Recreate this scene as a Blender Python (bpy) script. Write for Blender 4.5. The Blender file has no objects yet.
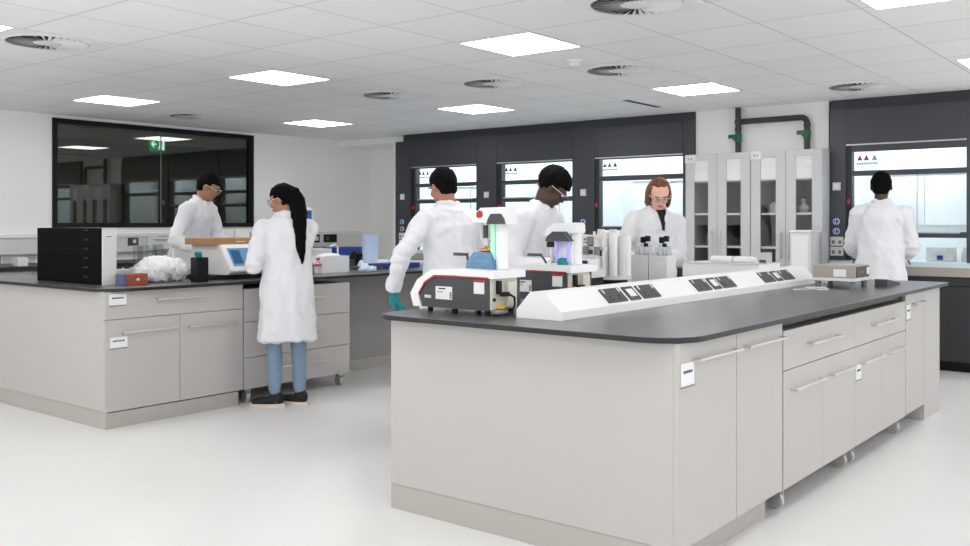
import bpy, bmesh, math, random
from mathutils import Vector, Matrix, noise, Euler
random.seed(7)
COL = bpy.context.scene.collection
PI = math.pi
V = Vector

# ------------------------------------------------------------------ materials
def srgb(r, g, b):
    def f(u):
        u /= 255.0
        return u / 12.92 if u <= .04045 else ((u + .055) / 1.055) ** 2.4
    return (f(r), f(g), f(b), 1)

def mat(name, col, rough=.5, metal=0., spec=.5, var=.0, scale=8., bump=0., bscale=60., emit=None, estr=0., coat=0., ior=None):
    m = bpy.data.materials.new(name); m.use_nodes = True
    nt = m.node_tree; b = nt.nodes['Principled BSDF']
    c = srgb(*col)
    b.inputs['Base Color'].default_value = c
    b.inputs['Roughness'].default_value = rough
    b.inputs['Metallic'].default_value = metal
    b.inputs['Specular IOR Level'].default_value = spec
    if ior: b.inputs['IOR'].default_value = ior
    b.inputs['Coat Weight'].default_value = coat
    tc = nt.nodes.new('ShaderNodeTexCoord')
    if var > 0:
        n = nt.nodes.new('ShaderNodeTexNoise'); n.inputs['Scale'].default_value = scale; n.inputs['Detail'].default_value = 4
        nt.links.new(tc.outputs['Object'], n.inputs['Vector'])
        mr = nt.nodes.new('ShaderNodeMapRange'); mr.inputs['From Min'].default_value = .3; mr.inputs['From Max'].default_value = .7
        mr.inputs['To Min'].default_value = 1 - var; mr.inputs['To Max'].default_value = 1 + var
        nt.links.new(n.outputs['Fac'], mr.inputs['Value'])
        mx = nt.nodes.new('ShaderNodeVectorMath'); mx.operation = 'SCALE'
        mx.inputs[0].default_value = c[:3]; nt.links.new(mr.outputs['Result'], mx.inputs['Scale'])
        nt.links.new(mx.outputs['Vector'], b.inputs['Base Color'])
    if bump > 0:
        n = nt.nodes.new('ShaderNodeTexNoise'); n.inputs['Scale'].default_value = bscale; n.inputs['Detail'].default_value = 3
        nt.links.new(tc.outputs['Object'], n.inputs['Vector'])
        bp = nt.nodes.new('ShaderNodeBump'); bp.inputs['Strength'].default_value = bump; bp.inputs['Distance'].default_value = .01
        nt.links.new(n.outputs['Fac'], bp.inputs['Height']); nt.links.new(bp.outputs['Normal'], b.inputs['Normal'])
    if emit:
        b.inputs['Emission Color'].default_value = srgb(*emit); b.inputs['Emission Strength'].default_value = estr
    return m

def glass_mat(name, tint, ior=1.5, rough=.0, extra=0.):
    m = bpy.data.materials.new(name); m.use_nodes = True
    nt = m.node_tree; nt.nodes.clear()
    out = nt.nodes.new('ShaderNodeOutputMaterial'); mix = nt.nodes.new('ShaderNodeMixShader')
    tr = nt.nodes.new('ShaderNodeBsdfTransparent'); tr.inputs['Color'].default_value = tint
    gl = nt.nodes.new('ShaderNodeBsdfGlossy'); gl.inputs['Roughness'].default_value = rough
    f0 = ((ior - 1) / (ior + 1)) ** 2
    lw = nt.nodes.new('ShaderNodeLayerWeight'); lw.inputs['Blend'].default_value = .5
    pw = nt.nodes.new('ShaderNodeMath'); pw.operation = 'POWER'; pw.inputs[1].default_value = 5
    ml = nt.nodes.new('ShaderNodeMath'); ml.operation = 'MULTIPLY_ADD'; ml.inputs[1].default_value = 1 - f0; ml.inputs[2].default_value = f0
    nt.links.new(lw.outputs['Facing'], pw.inputs[0]); nt.links.new(pw.outputs[0], ml.inputs[0]); nt.links.new(ml.outputs[0], mix.inputs['Fac'])
    nt.links.new(tr.outputs[0], mix.inputs[1]); nt.links.new(gl.outputs[0], mix.inputs[2])
    nt.links.new(mix.outputs[0], out.inputs['Surface'])
    return m

def ceiling_mat():
    m = mat('ceiling_tiles', (205, 206, 207), rough=.9, spec=.2)
    nt = m.node_tree; b = nt.nodes['Principled BSDF']
    g = nt.nodes.new('ShaderNodeNewGeometry'); sp = nt.nodes.new('ShaderNodeSeparateXYZ')
    nt.links.new(g.outputs['Position'], sp.inputs[0])
    def M(op, a, bb=None):
        n = nt.nodes.new('ShaderNodeMath'); n.operation = op
        for i, v in enumerate((a, bb)):
            if v is None: continue
            if isinstance(v, (int, float)): n.inputs[i].default_value = v
            else: nt.links.new(v, n.inputs[i])
        return n.outputs[0]
    fx = M('DIVIDE', M('SUBTRACT', sp.outputs['X'], GX0), GXP); fy = M('DIVIDE', M('SUBTRACT', sp.outputs['Y'], GY0), GYP)
    dx = M('ABSOLUTE', M('SUBTRACT', M('FRACT', M('ADD', fx, .5)), .5)); dy = M('ABSOLUTE', M('SUBTRACT', M('FRACT', M('ADD', fy, .5)), .5))
    ln = M('MINIMUM', dx, dy)
    mask = M('LESS_THAN', ln, .0085)
    cx = nt.nodes.new('ShaderNodeCombineXYZ'); nt.links.new(M('FLOOR', fx), cx.inputs[0]); nt.links.new(M('FLOOR', fy), cx.inputs[1])
    wn = nt.nodes.new('ShaderNodeTexWhiteNoise'); nt.links.new(cx.outputs[0], wn.inputs['Vector'])
    val = M('ADD', M('MULTIPLY', wn.outputs['Value'], .04), .91)
    val = M('MULTIPLY', val, M('SUBTRACT', 1.0, M('MULTIPLY', mask, .30)))
    co = nt.nodes.new('ShaderNodeCombineXYZ')
    nt.links.new(val, co.inputs[0]); nt.links.new(M('MULTIPLY', val, 1.005), co.inputs[1]); nt.links.new(M('MULTIPLY', val, 1.01), co.inputs[2])
    nt.links.new(co.outputs[0], b.inputs['Base Color'])
    return m

# the tile grid of the suspended ceiling (metres)
CZ = 2.49
GXP, GYP = .645, .588
GX0, GY0 = 4.92 - GXP / 2, 3.60 - GYP / 2

M_ = {}
PANEL = 12.0; WORLD = 1.5
M_['ceiling'] = ceiling_mat()
M_['wall'] = mat('painted_wall', (246, 246, 245), .7, var=.01, scale=2)
M_['floor'] = mat('vinyl_floor', (222, 221, 220), .32, spec=.35, var=.02, scale=1.2)
M_['olive'] = mat('olive_wall', (150, 148, 120), .8)
M_['cupboard'] = mat('pale_grey_cupboard', (206, 206, 207), .45)
M_['infill'] = mat('charcoal_infill', (54, 56, 61), .5)
M_['matt_black'] = mat('matt_black_box', (9, 9, 10), .85, spec=.1)
M_['laminate'] = mat('grey_laminate', (187, 184, 181), .42, spec=.4, var=.006, scale=3)
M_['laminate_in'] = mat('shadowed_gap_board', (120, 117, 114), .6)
M_['knee'] = mat('shaded_laminate', (160, 157, 154), .5)  # bench laminate darkened: the shade under the worktop is in the colour
M_['ceilplate'] = mat('vent_plate', (243, 243, 243), .7)
M_['slate'] = mat('slate_blue_card', (92, 98, 132), .6)
M_['plinth'] = mat('plinth_board', (176, 173, 167), .4)
M_['gap'] = mat('dark_carcass', (60, 60, 60), .7)
M_['worktop'] = mat('black_worktop', (84, 86, 89), .30, spec=1.0)
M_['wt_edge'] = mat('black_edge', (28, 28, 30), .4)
M_['steel'] = mat('brushed_steel', (216, 214, 212), .38, metal=.85)
M_['alum'] = mat('pale_aluminium', (200, 202, 204), .4, metal=.6)
M_['hood'] = mat('anthracite_panel', (62, 65, 72), .38, spec=.5, var=.02, scale=3)
M_['hood_dk'] = mat('dark_jamb', (30, 32, 36), .5)
M_['hood_base'] = mat('dark_base_cupboard', (48, 49, 52), .5)
M_['liner'] = mat('white_liner', (242, 245, 246), .5)
M_['sill'] = mat('pale_sill', (205, 222, 224), .35)
M_['white'] = mat('white_plastic', (238, 238, 240), .35, spec=.5)
M_['offwhite'] = mat('off_white_plastic', (222, 221, 219), .45)
M_['cream'] = mat('cream_plastic', (206, 203, 192), .5)
M_['taupe'] = mat('taupe_plastic', (168, 160, 152), .5)
M_['grey'] = mat('mid_grey_plastic', (120, 122, 124), .5)
M_['dgrey'] = mat('charcoal_plastic', (66, 67, 70), .45)
M_['black'] = mat('black_plastic', (14, 14, 15), .5, spec=.3)
M_['blacksat'] = mat('black_rubber', (22, 22, 22), .7)
M_['red'] = mat('red_trim', (178, 40, 48), .4)
M_['orange'] = mat('orange_card', (160, 78, 50), .6)
M_['blue'] = mat('blue_plastic', (30, 60, 140), .45)
M_['lblue'] = mat('pale_blue_plastic', (190, 208, 236), .4)
M_['midblue'] = mat('steel_blue_pad', (96, 134, 166), .6, var=.12, scale=40)
M_['teal'] = mat('teal_nitrile', (0, 128, 136), .45)
M_['yellow'] = mat('yellow_plastic', (225, 180, 30), .45)
M_['pink'] = mat('pink_label', (200, 60, 120), .5)
M_['brass'] = mat('orange_brass', (214, 150, 84), .35, metal=.4)
M_['card'] = mat('brown_cardboard', (178, 136, 96), .8, var=.05, scale=12)
M_['pipe'] = mat('dark_green_grey_pipe', (52, 56, 55), .4)
M_['green'] = mat('green_valve', (20, 96, 62), .4)
M_['bright_sheet'] = mat('bright_white_sheet', (252, 252, 250), .6)  # for the sheet added to brighten the upper cupboard panes
M_['paper'] = mat('paper_white', (232, 232, 234), .7)
M_['ink'] = mat('black_ink', (50, 50, 55), .7)
M_['inkgrey'] = mat('grey_ink', (130, 136, 146), .7)
M_['lred'] = mat('dark_red_ink', (150, 40, 62), .7)
M_['coat'] = mat('white_cotton', (228, 228, 233), .85, spec=.2, bump=.45, bscale=22)
M_['jeans'] = mat('blue_denim', (124, 144, 168), .85, var=.08, scale=14, bump=.2)
M_['navy'] = mat('dark_trousers', (42, 46, 58), .85)
M_['shoe'] = mat('black_shoe', (18, 18, 20), .7)
M_['sole'] = mat('pale_sole', (220, 205, 195), .6)
M_['hair'] = mat('black_hair', (9, 8, 9), .8, spec=.12, bump=.5, bscale=120)
M_['hair_b'] = mat('auburn_hair', (122, 78, 52), .5, spec=.3, var=.2, scale=40, bump=.5, bscale=120)
M_['skin_d'] = mat('dark_brown_skin', (76, 50, 40), .45)
M_['skin_t'] = mat('tan_skin', (168, 120, 94), .5)
M_['skin_f'] = mat('fair_skin', (236, 186, 164), .5)
M_['lips'] = mat('lips', (160, 90, 84), .5)
M_['eye'] = mat('eye_white', (225, 222, 218), .3)
M_['screen'] = mat('blue_screen', (60, 100, 130), .25, emit=(130, 190, 220), estr=.35)
M_['screen_dk'] = mat('dark_blue_window', (30, 60, 100), .3, emit=(40, 84, 130), estr=.5)
M_['green_glow'] = mat('green_strip_lamp', (180, 228, 205), .4, emit=(120, 235, 180), estr=.16)
M_['violet_glow'] = mat('violet_strip_lamp', (170, 165, 248), .4, emit=(130, 120, 250), estr=.4)
M_['panel'] = mat('lamp_diffuser', (255, 255, 255), .5, emit=(255, 254, 250), estr=PANEL)
M_['tube'] = mat('hood_lamp', (255, 255, 255), .5, emit=(236, 247, 255), estr=15.0)
M_['sign'] = mat('green_sign', (0, 120, 90), .5, emit=(10, 150, 110), estr=2.4)
M_['signw'] = mat('sign_white', (240, 255, 250), .5, emit=(220, 255, 245), estr=4.5)
M_['glass'] = glass_mat('clear_glass', (.985, .99, .99, 1), 1.3)
M_['cabglass'] = glass_mat('cupboard_glass', (.97, .97, .97, 1), 1.45)
M_['lens'] = glass_mat('clear_lens', (.92, .93, .95, 1), 1.7)
M_['darkglass'] = glass_mat('tinted_glass', (.44, .46, .40, 1), 2.0)
M_['beaker'] = glass_mat('beaker_glass', (.86, .88, .88, 1), 1.6)
M_['film'] = mat('plastic_film', (240, 240, 242), .3, spec=.6, bump=.8, bscale=18)
M_['bluefilm'] = mat('pale_blue_tissue', (214, 224, 244), .6, bump=.8, bscale=18)

# ------------------------------------------------------------------ mesh builder
def rootloc(o):
    p = V((0, 0, 0))
    while o is not None:
        p += o.location; o = o.parent
    return p

class MB:
    def __init__(s): s.bm = bmesh.new(); s.mi = 0
    def _faces(s, n0):
        s.bm.faces.ensure_lookup_table()
        for f in s.bm.faces[n0:]: f.material_index = s.mi
    def box(s, x0, x1, y0, y1, z0, z1, bev=0., seg=2):
        n0 = len(s.bm.faces)
        vs = [s.bm.verts.new((x, y, z)) for z in (z0, z1) for y in (y0, y1) for x in (x0, x1)]
        fs = []
        for q in ((0, 2, 3, 1), (4, 5, 7, 6), (0, 1, 5, 4), (2, 6, 7, 3), (0, 4, 6, 2), (1, 3, 7, 5)):
            fs.append(s.bm.faces.new([vs[i] for i in q]))
        if bev > 0:
            es = list({e for f in fs for e in f.edges})
            bmesh.ops.bevel(s.bm, geom=es, offset=bev, segments=seg, affect='EDGES', profile=.6)
        s._faces(n0); return s
    def loft(s, rings, cap=True, closed=True):
        n0 = len(s.bm.faces)
        R = [[s.bm.verts.new(p) for p in r] for r in rings]
        n = len(R[0])
        for a, b in zip(R, R[1:]):
            for i in range(n if closed else n - 1):
                j = (i + 1) % n
                s.bm.faces.new((a[i], a[j], b[j], b[i]))
        if cap:
            s.bm.faces.new(R[0][::-1]); s.bm.faces.new(R[-1])
        s._faces(n0); return s
    def cyl(s, p0, p1, r0, r1=None, n=20, cap=True):
        r1 = r0 if r1 is None else r1
        p0, p1 = V(p0), V(p1); d = (p1 - p0).normalized()
        u = d.orthogonal().normalized(); w = d.cross(u)
        return s.loft([[p + (u * math.cos(2 * PI * k / n) + w * math.sin(2 * PI * k / n)) * r for k in range(n)] for p, r in ((p0, r0), (p1, r1))], cap)
    def tube(s, pts, rad, n=10):
        pts = [V(p) for p in pts]
        if not isinstance(rad, (list, tuple)): rad = [rad] * len(pts)
        rings = []; u = None
        for i, p in enumerate(pts):
            a = pts[max(i - 1, 0)]; b = pts[min(i + 1, len(pts) - 1)]
            d = (b - a).normalized()
            u = d.orthogonal().normalized() if u is None else (u - d * u.dot(d)).normalized()
            w = d.cross(u)
            rings.append([p + (u * math.cos(2 * PI * k / n) + w * math.sin(2 * PI * k / n)) * rad[i] for k in range(n)])
        return s.loft(rings)
    def lathe(s, c, prof, n=24):
        c = V(c)
        return s.loft([[c + V((r * math.cos(2 * PI * k / n), r * math.sin(2 * PI * k / n), z)) for k in range(n)] for r, z in prof])
    def prism(s, poly, axis, a, b):
        # poly: 2D points in the plane perpendicular to axis (x: (y,z); y: (x,z); z: (x,y))
        def P(p, t):
            return {'x': (t, p[0], p[1]), 'y': (p[0], t, p[1]), 'z': (p[0], p[1], t)}[axis]
        n0 = len(s.bm.faces)
        s.loft([[P(p, a) for p in poly], [P(p, b) for p in poly]])
        return s
    def ell(s, c, r, M=None, sub=3):
        n0 = len(s.bm.faces)
        X = Matrix.Translation(V(c)) @ ((M.to_4x4()) if M is not None else Matrix.Identity(4)) @ Matrix.Diagonal((*r, 1))
        bmesh.ops.create_icosphere(s.bm, subdivisions=sub, radius=1, matrix=X)
        s._faces(n0); return s
    def build(s, name, mats, parent=None, smooth=False, loc=None, local=False):
        bmesh.ops.recalc_face_normals(s.bm, faces=s.bm.faces)
        if not isinstance(mats, (list, tuple)): mats = [mats]
        me = bpy.data.meshes.new(name)
        if parent is not None:
            off = V((0, 0, 0)) if local else rootloc(parent)
        else:
            if loc is None:
                xs = [v.co for v in s.bm.verts]
                loc = ((min(p.x for p in xs) + max(p.x for p in xs)) / 2, (min(p.y for p in xs) + max(p.y for p in xs)) / 2, min(p.z for p in xs))
            off = V(loc)
        bmesh.ops.translate(s.bm, verts=s.bm.verts, vec=-off)
        s.bm.to_mesh(me); s.bm.free()
        for m in mats: me.materials.append(M_[m] if isinstance(m, str) else m)
        o = bpy.data.objects.new(name, me); COL.objects.link(o)
        if parent is not None: o.parent = parent
        else: o.location = off
        if smooth:
            me.shade_smooth()
            try: me.set_sharp_from_angle(angle=math.radians(38 if smooth is True else smooth))
            except Exception: pass
        return o

def tag(o, label=None, cat=None, group=None, kind=None):
    if label: o['label'] = label
    if cat: o['category'] = cat
    if group: o['group'] = group
    if kind: o['kind'] = kind
    return o
def thing(name, label, cat, loc, rz=0, group=None):
    o = bpy.data.objects.new(name, None); COL.objects.link(o); o.empty_display_size = .1
    o.location = loc; o.rotation_euler = (0, 0, rz)
    return tag(o, label, cat, group)
def B(name, m, parent, *b, bev=0., label=None):
    """one box as one part, world coordinates"""
    o = MB().box(*b, bev=bev).build(name, m, parent)
    if label: o['label'] = label
    return o
def struct(o): o['kind'] = 'structure'; return o

# ------------------------------------------------------------------ room shell
WX0, WX1, WY0, WY1 = -2.0, 9.70, -3.0, 9.87
struct(MB().box(WX0 - .1, 9.82, WY0 - .1, 12.6, -.08, 0).build('floor', 'floor'))
struct(MB().box(WX0 - .1, 9.82, WY0 - .1, 12.6, CZ, CZ + .08).build('ceiling', 'ceiling'))
w = MB()
wx0, wx1, wz0, wz1 = 4.95, 7.60, 1.27, 2.455
w.box(WX0, wx0, WY1, WY1 + .1, 0, CZ); w.box(wx1, WX1, WY1, WY1 + .1, 0, CZ)
w.box(wx0, wx1, WY1, WY1 + .1, 0, wz0); w.box(wx0, wx1, WY1, WY1 + .1, wz1, CZ)
struct(w.build('wall_left', 'wall'))
struct(MB().box(WX1, WX1 + .1, WY0, 12.6, 0, CZ).build('wall_back', 'wall'))
# room seen dimly through the tinted window
struct(MB().box(2.0, WX1, 12.5, 12.6, 0, CZ).build('wall_far', 'olive'))
# window in the left wall
f = .052
wf = MB(); wf.box(wx0, wx1, WY1 - .02, WY1 + .06, wz0, wz0 + f); wf.box(wx0, wx1, WY1 - .02, WY1 + .06, wz1 - f, wz1)
wf.box(wx0, wx0 + f, WY1 - .02, WY1 + .06, wz0 + f, wz1 - f); wf.box(wx1 - f, wx1, WY1 - .02, WY1 + .06, wz0 + f, wz1 - f)
win = struct(wf.build('window_1', 'black', loc=(6.3, WY1, wz0)))
MB().box(wx0 + f, 6.275, WY1 + .03, WY1 + .036, wz0 + f, wz1 - f).build('pane', 'darkglass', win)
MB().box(6.285, wx1 - f, WY1 + .03, WY1 + .036, wz0 + f, wz1 - f).build('pane', 'darkglass', win)
MB().box(6.275, 6.285, WY1 + .028, WY1 + .038, wz0 + f, wz1 - f).build('pane_joint', 'grey', win)
# soffit + white upright beside the first fume cupboard, bulkhead over the glazed cupboards
struct(MB().box(9.12, WX1, 8.56, WY1, 2.405, CZ).build('trim_1', 'wall'))
struct(MB().box(9.06, WX1, 8.69, 8.76, 0, 2.405).build('trim_2', 'wall'))
struct(MB().box(9.05, WX1, 2.96, 4.34, 2.03, CZ).build('trim_3', 'wall'))
struct(MB().box(9.03, WX1, 4.345, 8.54, 2.402, CZ).build('trim_4', 'infill'))
struct(MB().box(9.03, WX1, 1.55, 2.93, 2.402, CZ).build('trim_5', 'infill'))

# ------------------------------------------------------------------ ceiling fittings
def light(x, y, label, h=.288, hy=.276):
    t = thing('ceiling_light', label, 'ceiling light', (x, y, CZ - .012), group='square ceiling light panels')
    m = MB()
    for a in ((x - h - .018, x + h + .018, y - hy - .014, y - hy), (x - h - .018, x + h + .018, y + hy, y + hy + .014), (x - h - .018, x - h, y - hy, y + hy), (x + h, x + h + .018, y - hy, y + hy)):
        m.box(*a, CZ - .006, CZ)
    m.build('frame', 'offwhite', t)
    B('diffuser', 'panel', t, x - h, x + h, y - hy, y + hy, CZ - .004, CZ - .001)
LX = (4.92, 7.49)
light(4.92, 3.60, 'large bright square ceiling panel above the near island, in the middle of the picture')
light(4.845, 5.955, 'bright square ceiling panel in front of the tinted window, second from the left')
light(4.78, 8.28, 'bright square ceiling panel close to the left wall, above the tinted window')
light(7.33, 8.31, 'small bright square ceiling panel furthest back near the left corner of the room')
light(7.42, 6.00, 'bright square ceiling panel in front of the leftmost fume cupboards')
light(7.52, 3.60, 'bright square ceiling panel before the glazed cupboards')
light(5.02, 1.20, 'bright square ceiling panel cut off by the top edge of the picture at the right')
light(7.60, 1.21, 'bright square ceiling panel cut off by the right edge of the picture')
light(2.31, 5.93, 'bright square ceiling panel cut off by the left edge of the picture')
for (x, y, d) in ((2.3, 8.3, 'in the row nearest the left wall'), (2.35, 3.6, 'overhead between the camera and the near island'), (2.4, 1.2, 'overhead in front of the near island'),
                  (-.2, 5.9, 'in the front row on the left'), (-.2, 3.6, 'in the front row in the middle'), (-.2, 1.2, 'directly above the camera'), (-.2, -1.2, 'in the front row on the right'),
                  (2.4, -1.2, 'in the second row on the right'), (5.0, -1.2, 'in the third row on the right'), (7.6, -1.2, 'in the last row on the right')):
    light(x, y, 'ceiling panel outside the picture, ' + d)

def swirl(x, y, label, r=.25):
    t = thing('ceiling_diffuser', label, 'ceiling vent', (x, y, CZ - .012), group='round swirl air vents in the ceiling')
    m = MB(); n = 40; zo = CZ - .006
    hx, hy = GXP / 2 - .012, GYP / 2 - .010
    # square white plate with a round hole
    n0 = []
    def sq(k):
        a = 2 * PI * k / n; c, s_ = math.cos(a), math.sin(a); q = 1 / max(abs(c), abs(s_)); return (x + c * q * hx, y + s_ * q * hy)
    rings = [[(sq(k)[0], sq(k)[1], CZ - .001) for k in range(n)], [(sq(k)[0], sq(k)[1], zo) for k in range(n)],
             [(x + r * 1.04 * math.cos(2 * PI * k / n), y + r * 1.04 * math.sin(2 * PI * k / n), zo) for k in range(n)],
             [(x + r * math.cos(2 * PI * k / n), y + r * math.sin(2 * PI * k / n), zo - .004) for k in range(n)],
             [(x + r * .985 * math.cos(2 * PI * k / n), y + r * .985 * math.sin(2 * PI * k / n), CZ - .001) for k in range(n)]]
    m.loft(rings, cap=False).build('faceplate', 'ceilplate', t)
    MB().cyl((x, y, CZ - .0022), (x, y, CZ - .0010), r * .985, n=n).build('dark_throat', 'black', t)
    m = MB(); nb = 32
    for k in range(nb):
        a = 2 * PI * k / nb; w_ = .028
        pts = []
        for rr in (r * .36, r * .97):
            ww = w_ * (rr / r)
            c0 = V((x + rr * math.cos(a), y + rr * math.sin(a), 0)); tdir = V((-math.sin(a), math.cos(a), 0))
            pts.append((c0 - tdir * ww * .42, CZ - .006, c0 + tdir * ww * .42, CZ - .014))
        (a0, za, a1, zb), (b0, _, b1, _) = pts
        th = .0012
        q = [V((a0.x, a0.y, za)), V((a1.x, a1.y, zb)), V((b1.x, b1.y, zb)), V((b0.x, b0.y, za))]
        m.loft([q, [p + V((0, 0, -th)) for p in q]])
    m.build('blades', 'white', t)
    MB().lathe((x, y, 0), [(r * .34, CZ - .003), (r * .36, CZ - .010), (r * .30, CZ - .014), (.004, CZ - .015)], 28).build('hub', 'white', t, smooth=True)
    MB().loft([[(x + rr * math.cos(2 * PI * k / n), y + rr * math.sin(2 * PI * k / n), zz) for k in range(n)] for rr, zz in ((r * .985, CZ - .004), (r * .985, CZ - .010), (r * 1.02, CZ - .009), (r * 1.02, CZ - .005))], cap=False).build('rim', 'white', t)
swirl(6.13, 4.77, 'round swirl vent in the ceiling between the two central light panels')
swirl(6.20, 3.60, 'round swirl vent in the ceiling just right of the smoke detector')
swirl(6.12, 5.95, 'small round swirl vent above the man beside the near island, left of centre')
swirl(4.38, 2.44, 'large round swirl vent cut off by the top edge of the picture')
swirl(8.20, 2.42, 'round swirl vent before the fume cupboard at the right')
swirl(2.95, 5.94, 'large round swirl vent at the far left of the ceiling')
swirl(5.97, 8.80, 'small round swirl vent above the tinted window')
t = thing('smoke_detector', 'small white round smoke detector on the ceiling beside the large light panel', 'smoke detector', (5.63, 3.64, CZ - .06))
MB().lathe((5.63, 3.64, 0), [(.055, CZ - .001), (.055, CZ - .014), (.05, CZ - .018), (.045, CZ - .018)], 24).build('base', 'white', t, smooth=True)
MB().lathe((5.63, 3.64, 0), [(.045, CZ - .018), (.042, CZ - .045), (.03, CZ - .055), (.003, CZ - .057)], 24).build('sensor_head', 'offwhite', t, smooth=True)
t = thing('slot_vent', 'narrow black slot vent in the ceiling before the third fume cupboard', 'ceiling vent', (8.1, 4.45, CZ - .008))
B('frame', 'grey', t, 7.76, 8.44, 4.42, 4.48, CZ - .004, CZ - .001); B('slot', 'black', t, 7.78, 8.42, 4.432, 4.468, CZ - .006, CZ - .004)

# ------------------------------------------------------------------ fume cupboards (front plane X=9)
HX = 9.0
def fume(yl, yr, y_ctl, wl, wr, bars, ztop, zpane0, logo, label, sockets=True):
    t = thing('fume_cupboard', label, 'fume cupboard', (HX + .3, (yl + yr) / 2, 0), group='dark grey fume cupboards along the back wall')
    XB = WX1 - .01
    H = 2.40
    # control pillar, right jamb, header
    MB().box(HX, HX + .10, y_ctl, yl, .97, H).build('control_pillar', 'hood', t)
    MB().box(HX + .01, HX + .10, yr, wr, .97, H - .0).build('side_jamb', 'hood', t)
    MB().box(HX + .004, HX + .10, wr, y_ctl, ztop + .012, H - .012).build('header_panel', 'hood', t)
    MB().box(HX + .002, HX + .10, wr, y_ctl, H - .012, H).build('top_rail', 'infill', t)
    MB().box(HX + .006, HX + .05, wr, y_ctl, ztop, ztop + .012).build('light_seam', 'alum', t)
    MB().box(HX + .012, HX + .10, wl, y_ctl, .97, ztop).build('dark_jamb', 'hood_dk', t)
    # chamber
    zc1 = 2.16
    ch = MB(); ch.box(XB - .04, XB - .02, yr + .03, y_ctl, .97, zc1)
    ch.box(HX + .10, XB - .04, yr + .03, yr + .05, .97, zc1); ch.box(HX + .10, XB - .04, y_ctl - .0, y_ctl + .02, .97, zc1)
    ch.box(HX + .10, XB - .04, yr + .05, y_ctl, zc1, zc1 + .02)
    ch.build('chamber_liner', 'liner', t)
    bf = MB(); bf.box(XB - .075, XB - .07, wr + .10, wl - .5, 1.30, 2.1); bf.box(XB - .075, XB - .07, wl - .495, wl - .08, 1.30, 2.1)
    bf.build('baffle', 'liner', t)
    B('baffle_rail', 'grey', t, XB - .10, XB - .085, wr + .12, wl - .10, 1.795, 1.803)
    B('baffle_rod', 'alum', t, XB - .10, XB - .09, (wl + wr) / 2 + .05, (wl + wr) / 2 + .058, 1.1, 1.80)
    B('chamber_lamp', 'tube', t, HX + .14, HX + .30, wr + .12, wl - .12, 2.115, 2.155)
    B('work_surface', 'sill', t, HX + .02, XB, yr + .012, yl - .012, .90, .97)
    B('sill', 'taupe', t, HX - .03, HX + .02, yr + .004, yl - .004, .845, .925)
    B('airfoil', 'sill', t, HX - .03, HX + .02, yr + .004, yl - .004, .925, .965)
    # glazing bars and panes
    (b0, b1), (s0, s1) = bars
    B('glazing_bar', 'hood', t, HX + .012, HX + .05, wr, wl, b0, b1)
    s = B('sash_bar', 'hood', t, HX + .0, HX + .045, wr, wl, s0, s1)
    B('handle_rail', 'alum', s, HX - .012, HX + .0, wr + .05, wl - .05, s1 - .012, s1)
    tp = B('top_pane', 'glass', t, HX + .03, HX + .036, wr, wl, b1, zpane0)
    B('top_rail_frame', 'hood', t, HX + .012, HX + .05, wr, wl, zpane0, ztop)
    B('sash_pane', 'glass', t, HX + .02, HX + .026, wr, wl, s1, b0)
    # marking on the top pane : three small triangles over a faint line of lettering
    yy = wl - .045; zz = zpane0 - .060
    for k, cc in enumerate(logo):
        m = MB(); a = yy - (0, .060, .132)[k]
        m.prism([(a, zz - .022), (a - .050, zz - .022), (a - .025, zz + .028)], 'x', HX + .026, HX + .0295)
        m.build('triangle_mark', cc, tp)
    m = MB()
    for k in range(9):
        a = yy - k * .0205; m.box(HX + .026, HX + .0295, a - .014, a, zz - .062, zz - .042)
    m.build('lettering', 'inkgrey', tp)
    # controls
    yc = (yl + y_ctl) / 2 + .01
    sw = B('switch_plate', 'offwhite', t, HX - .010, HX, yc - .037, yc + .037, 1.63, 1.705, bev=.003)
    B('rocker', 'white', sw, HX - .014, HX - .010, yc - .022, yc + .022, 1.645, 1.69)
    for z in (1.335, 1.242):
        k = MB().cyl((HX - .022, yc, z), (HX, yc, z), .031, n=20).build('control_knob', 'lblue', t, smooth=True)
        MB().cyl((HX - .040, yc, z), (HX - .022, yc, z), .018, .020, n=16).build('knob_cap', 'blue', k, smooth=True)
        MB().box(HX - .043, HX - .040, yc - .004, yc + .004, z - .016, z + .016).build('pointer', 'white', k)
    if sockets:
        for z in (1.105, 1.01):
            k = B('socket_outlet', 'offwhite', t, HX - .010, HX, yc - .062, yc + .058, z, z + .085, bev=.003)
            for s_ in (-1, 1): B('socket_insert', 'grey', k, HX - .012, HX - .010, yc + s_ * .03 - .015, yc + s_ * .03 + .013, z + .018, z + .05)
    k = B('emergency_button', 'red', t, HX - .012, HX + .012, wl + .012, wl + .036, 1.50, 1.545)
    for z in (1.78, 1.55, 1.42, 1.15):
        pass
    # base cupboard
    B('plinth', 'black', t, HX + .08, XB, yr + .01, yl - .01, 0, .09)
    B('base_cupboard', 'hood_base', t, HX + .02, XB, yr + .005, yl - .005, .09, .845)
    ym = (yl + yr) / 2
    for a, b_, hd in ((yr + .015, ym - .004, ym - .05), (ym + .004, yl - .015, ym + .05)):
        d = B('cupboard_door', 'hood_base', t, HX + .002, HX + .02, a, b_, .10, .755)
        B('door_handle', 'black', d, HX - .03, HX + .002, hd - .008, hd + .008, .50, .58, bev=.003)
    B('fascia', 'hood_base', t, HX + .004, HX + .02, yr + .015, yl - .015, .765, .84)
    return t
dk = ('ink', 'ink', 'ink')
low = ((1.785, 1.835), (1.575, 1.63))
fume(8.66, 7.245, 8.38, 8.31, 7.28, low, 2.045, 2.03, dk, 'dark grey fume cupboard at the left end, behind the man with the teal glove')
fume(7.24, 5.835, 6.955, 6.89, 5.86, low, 2.045, 2.03, dk, 'dark grey fume cupboard second from the left, behind the man with short black hair')
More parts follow.
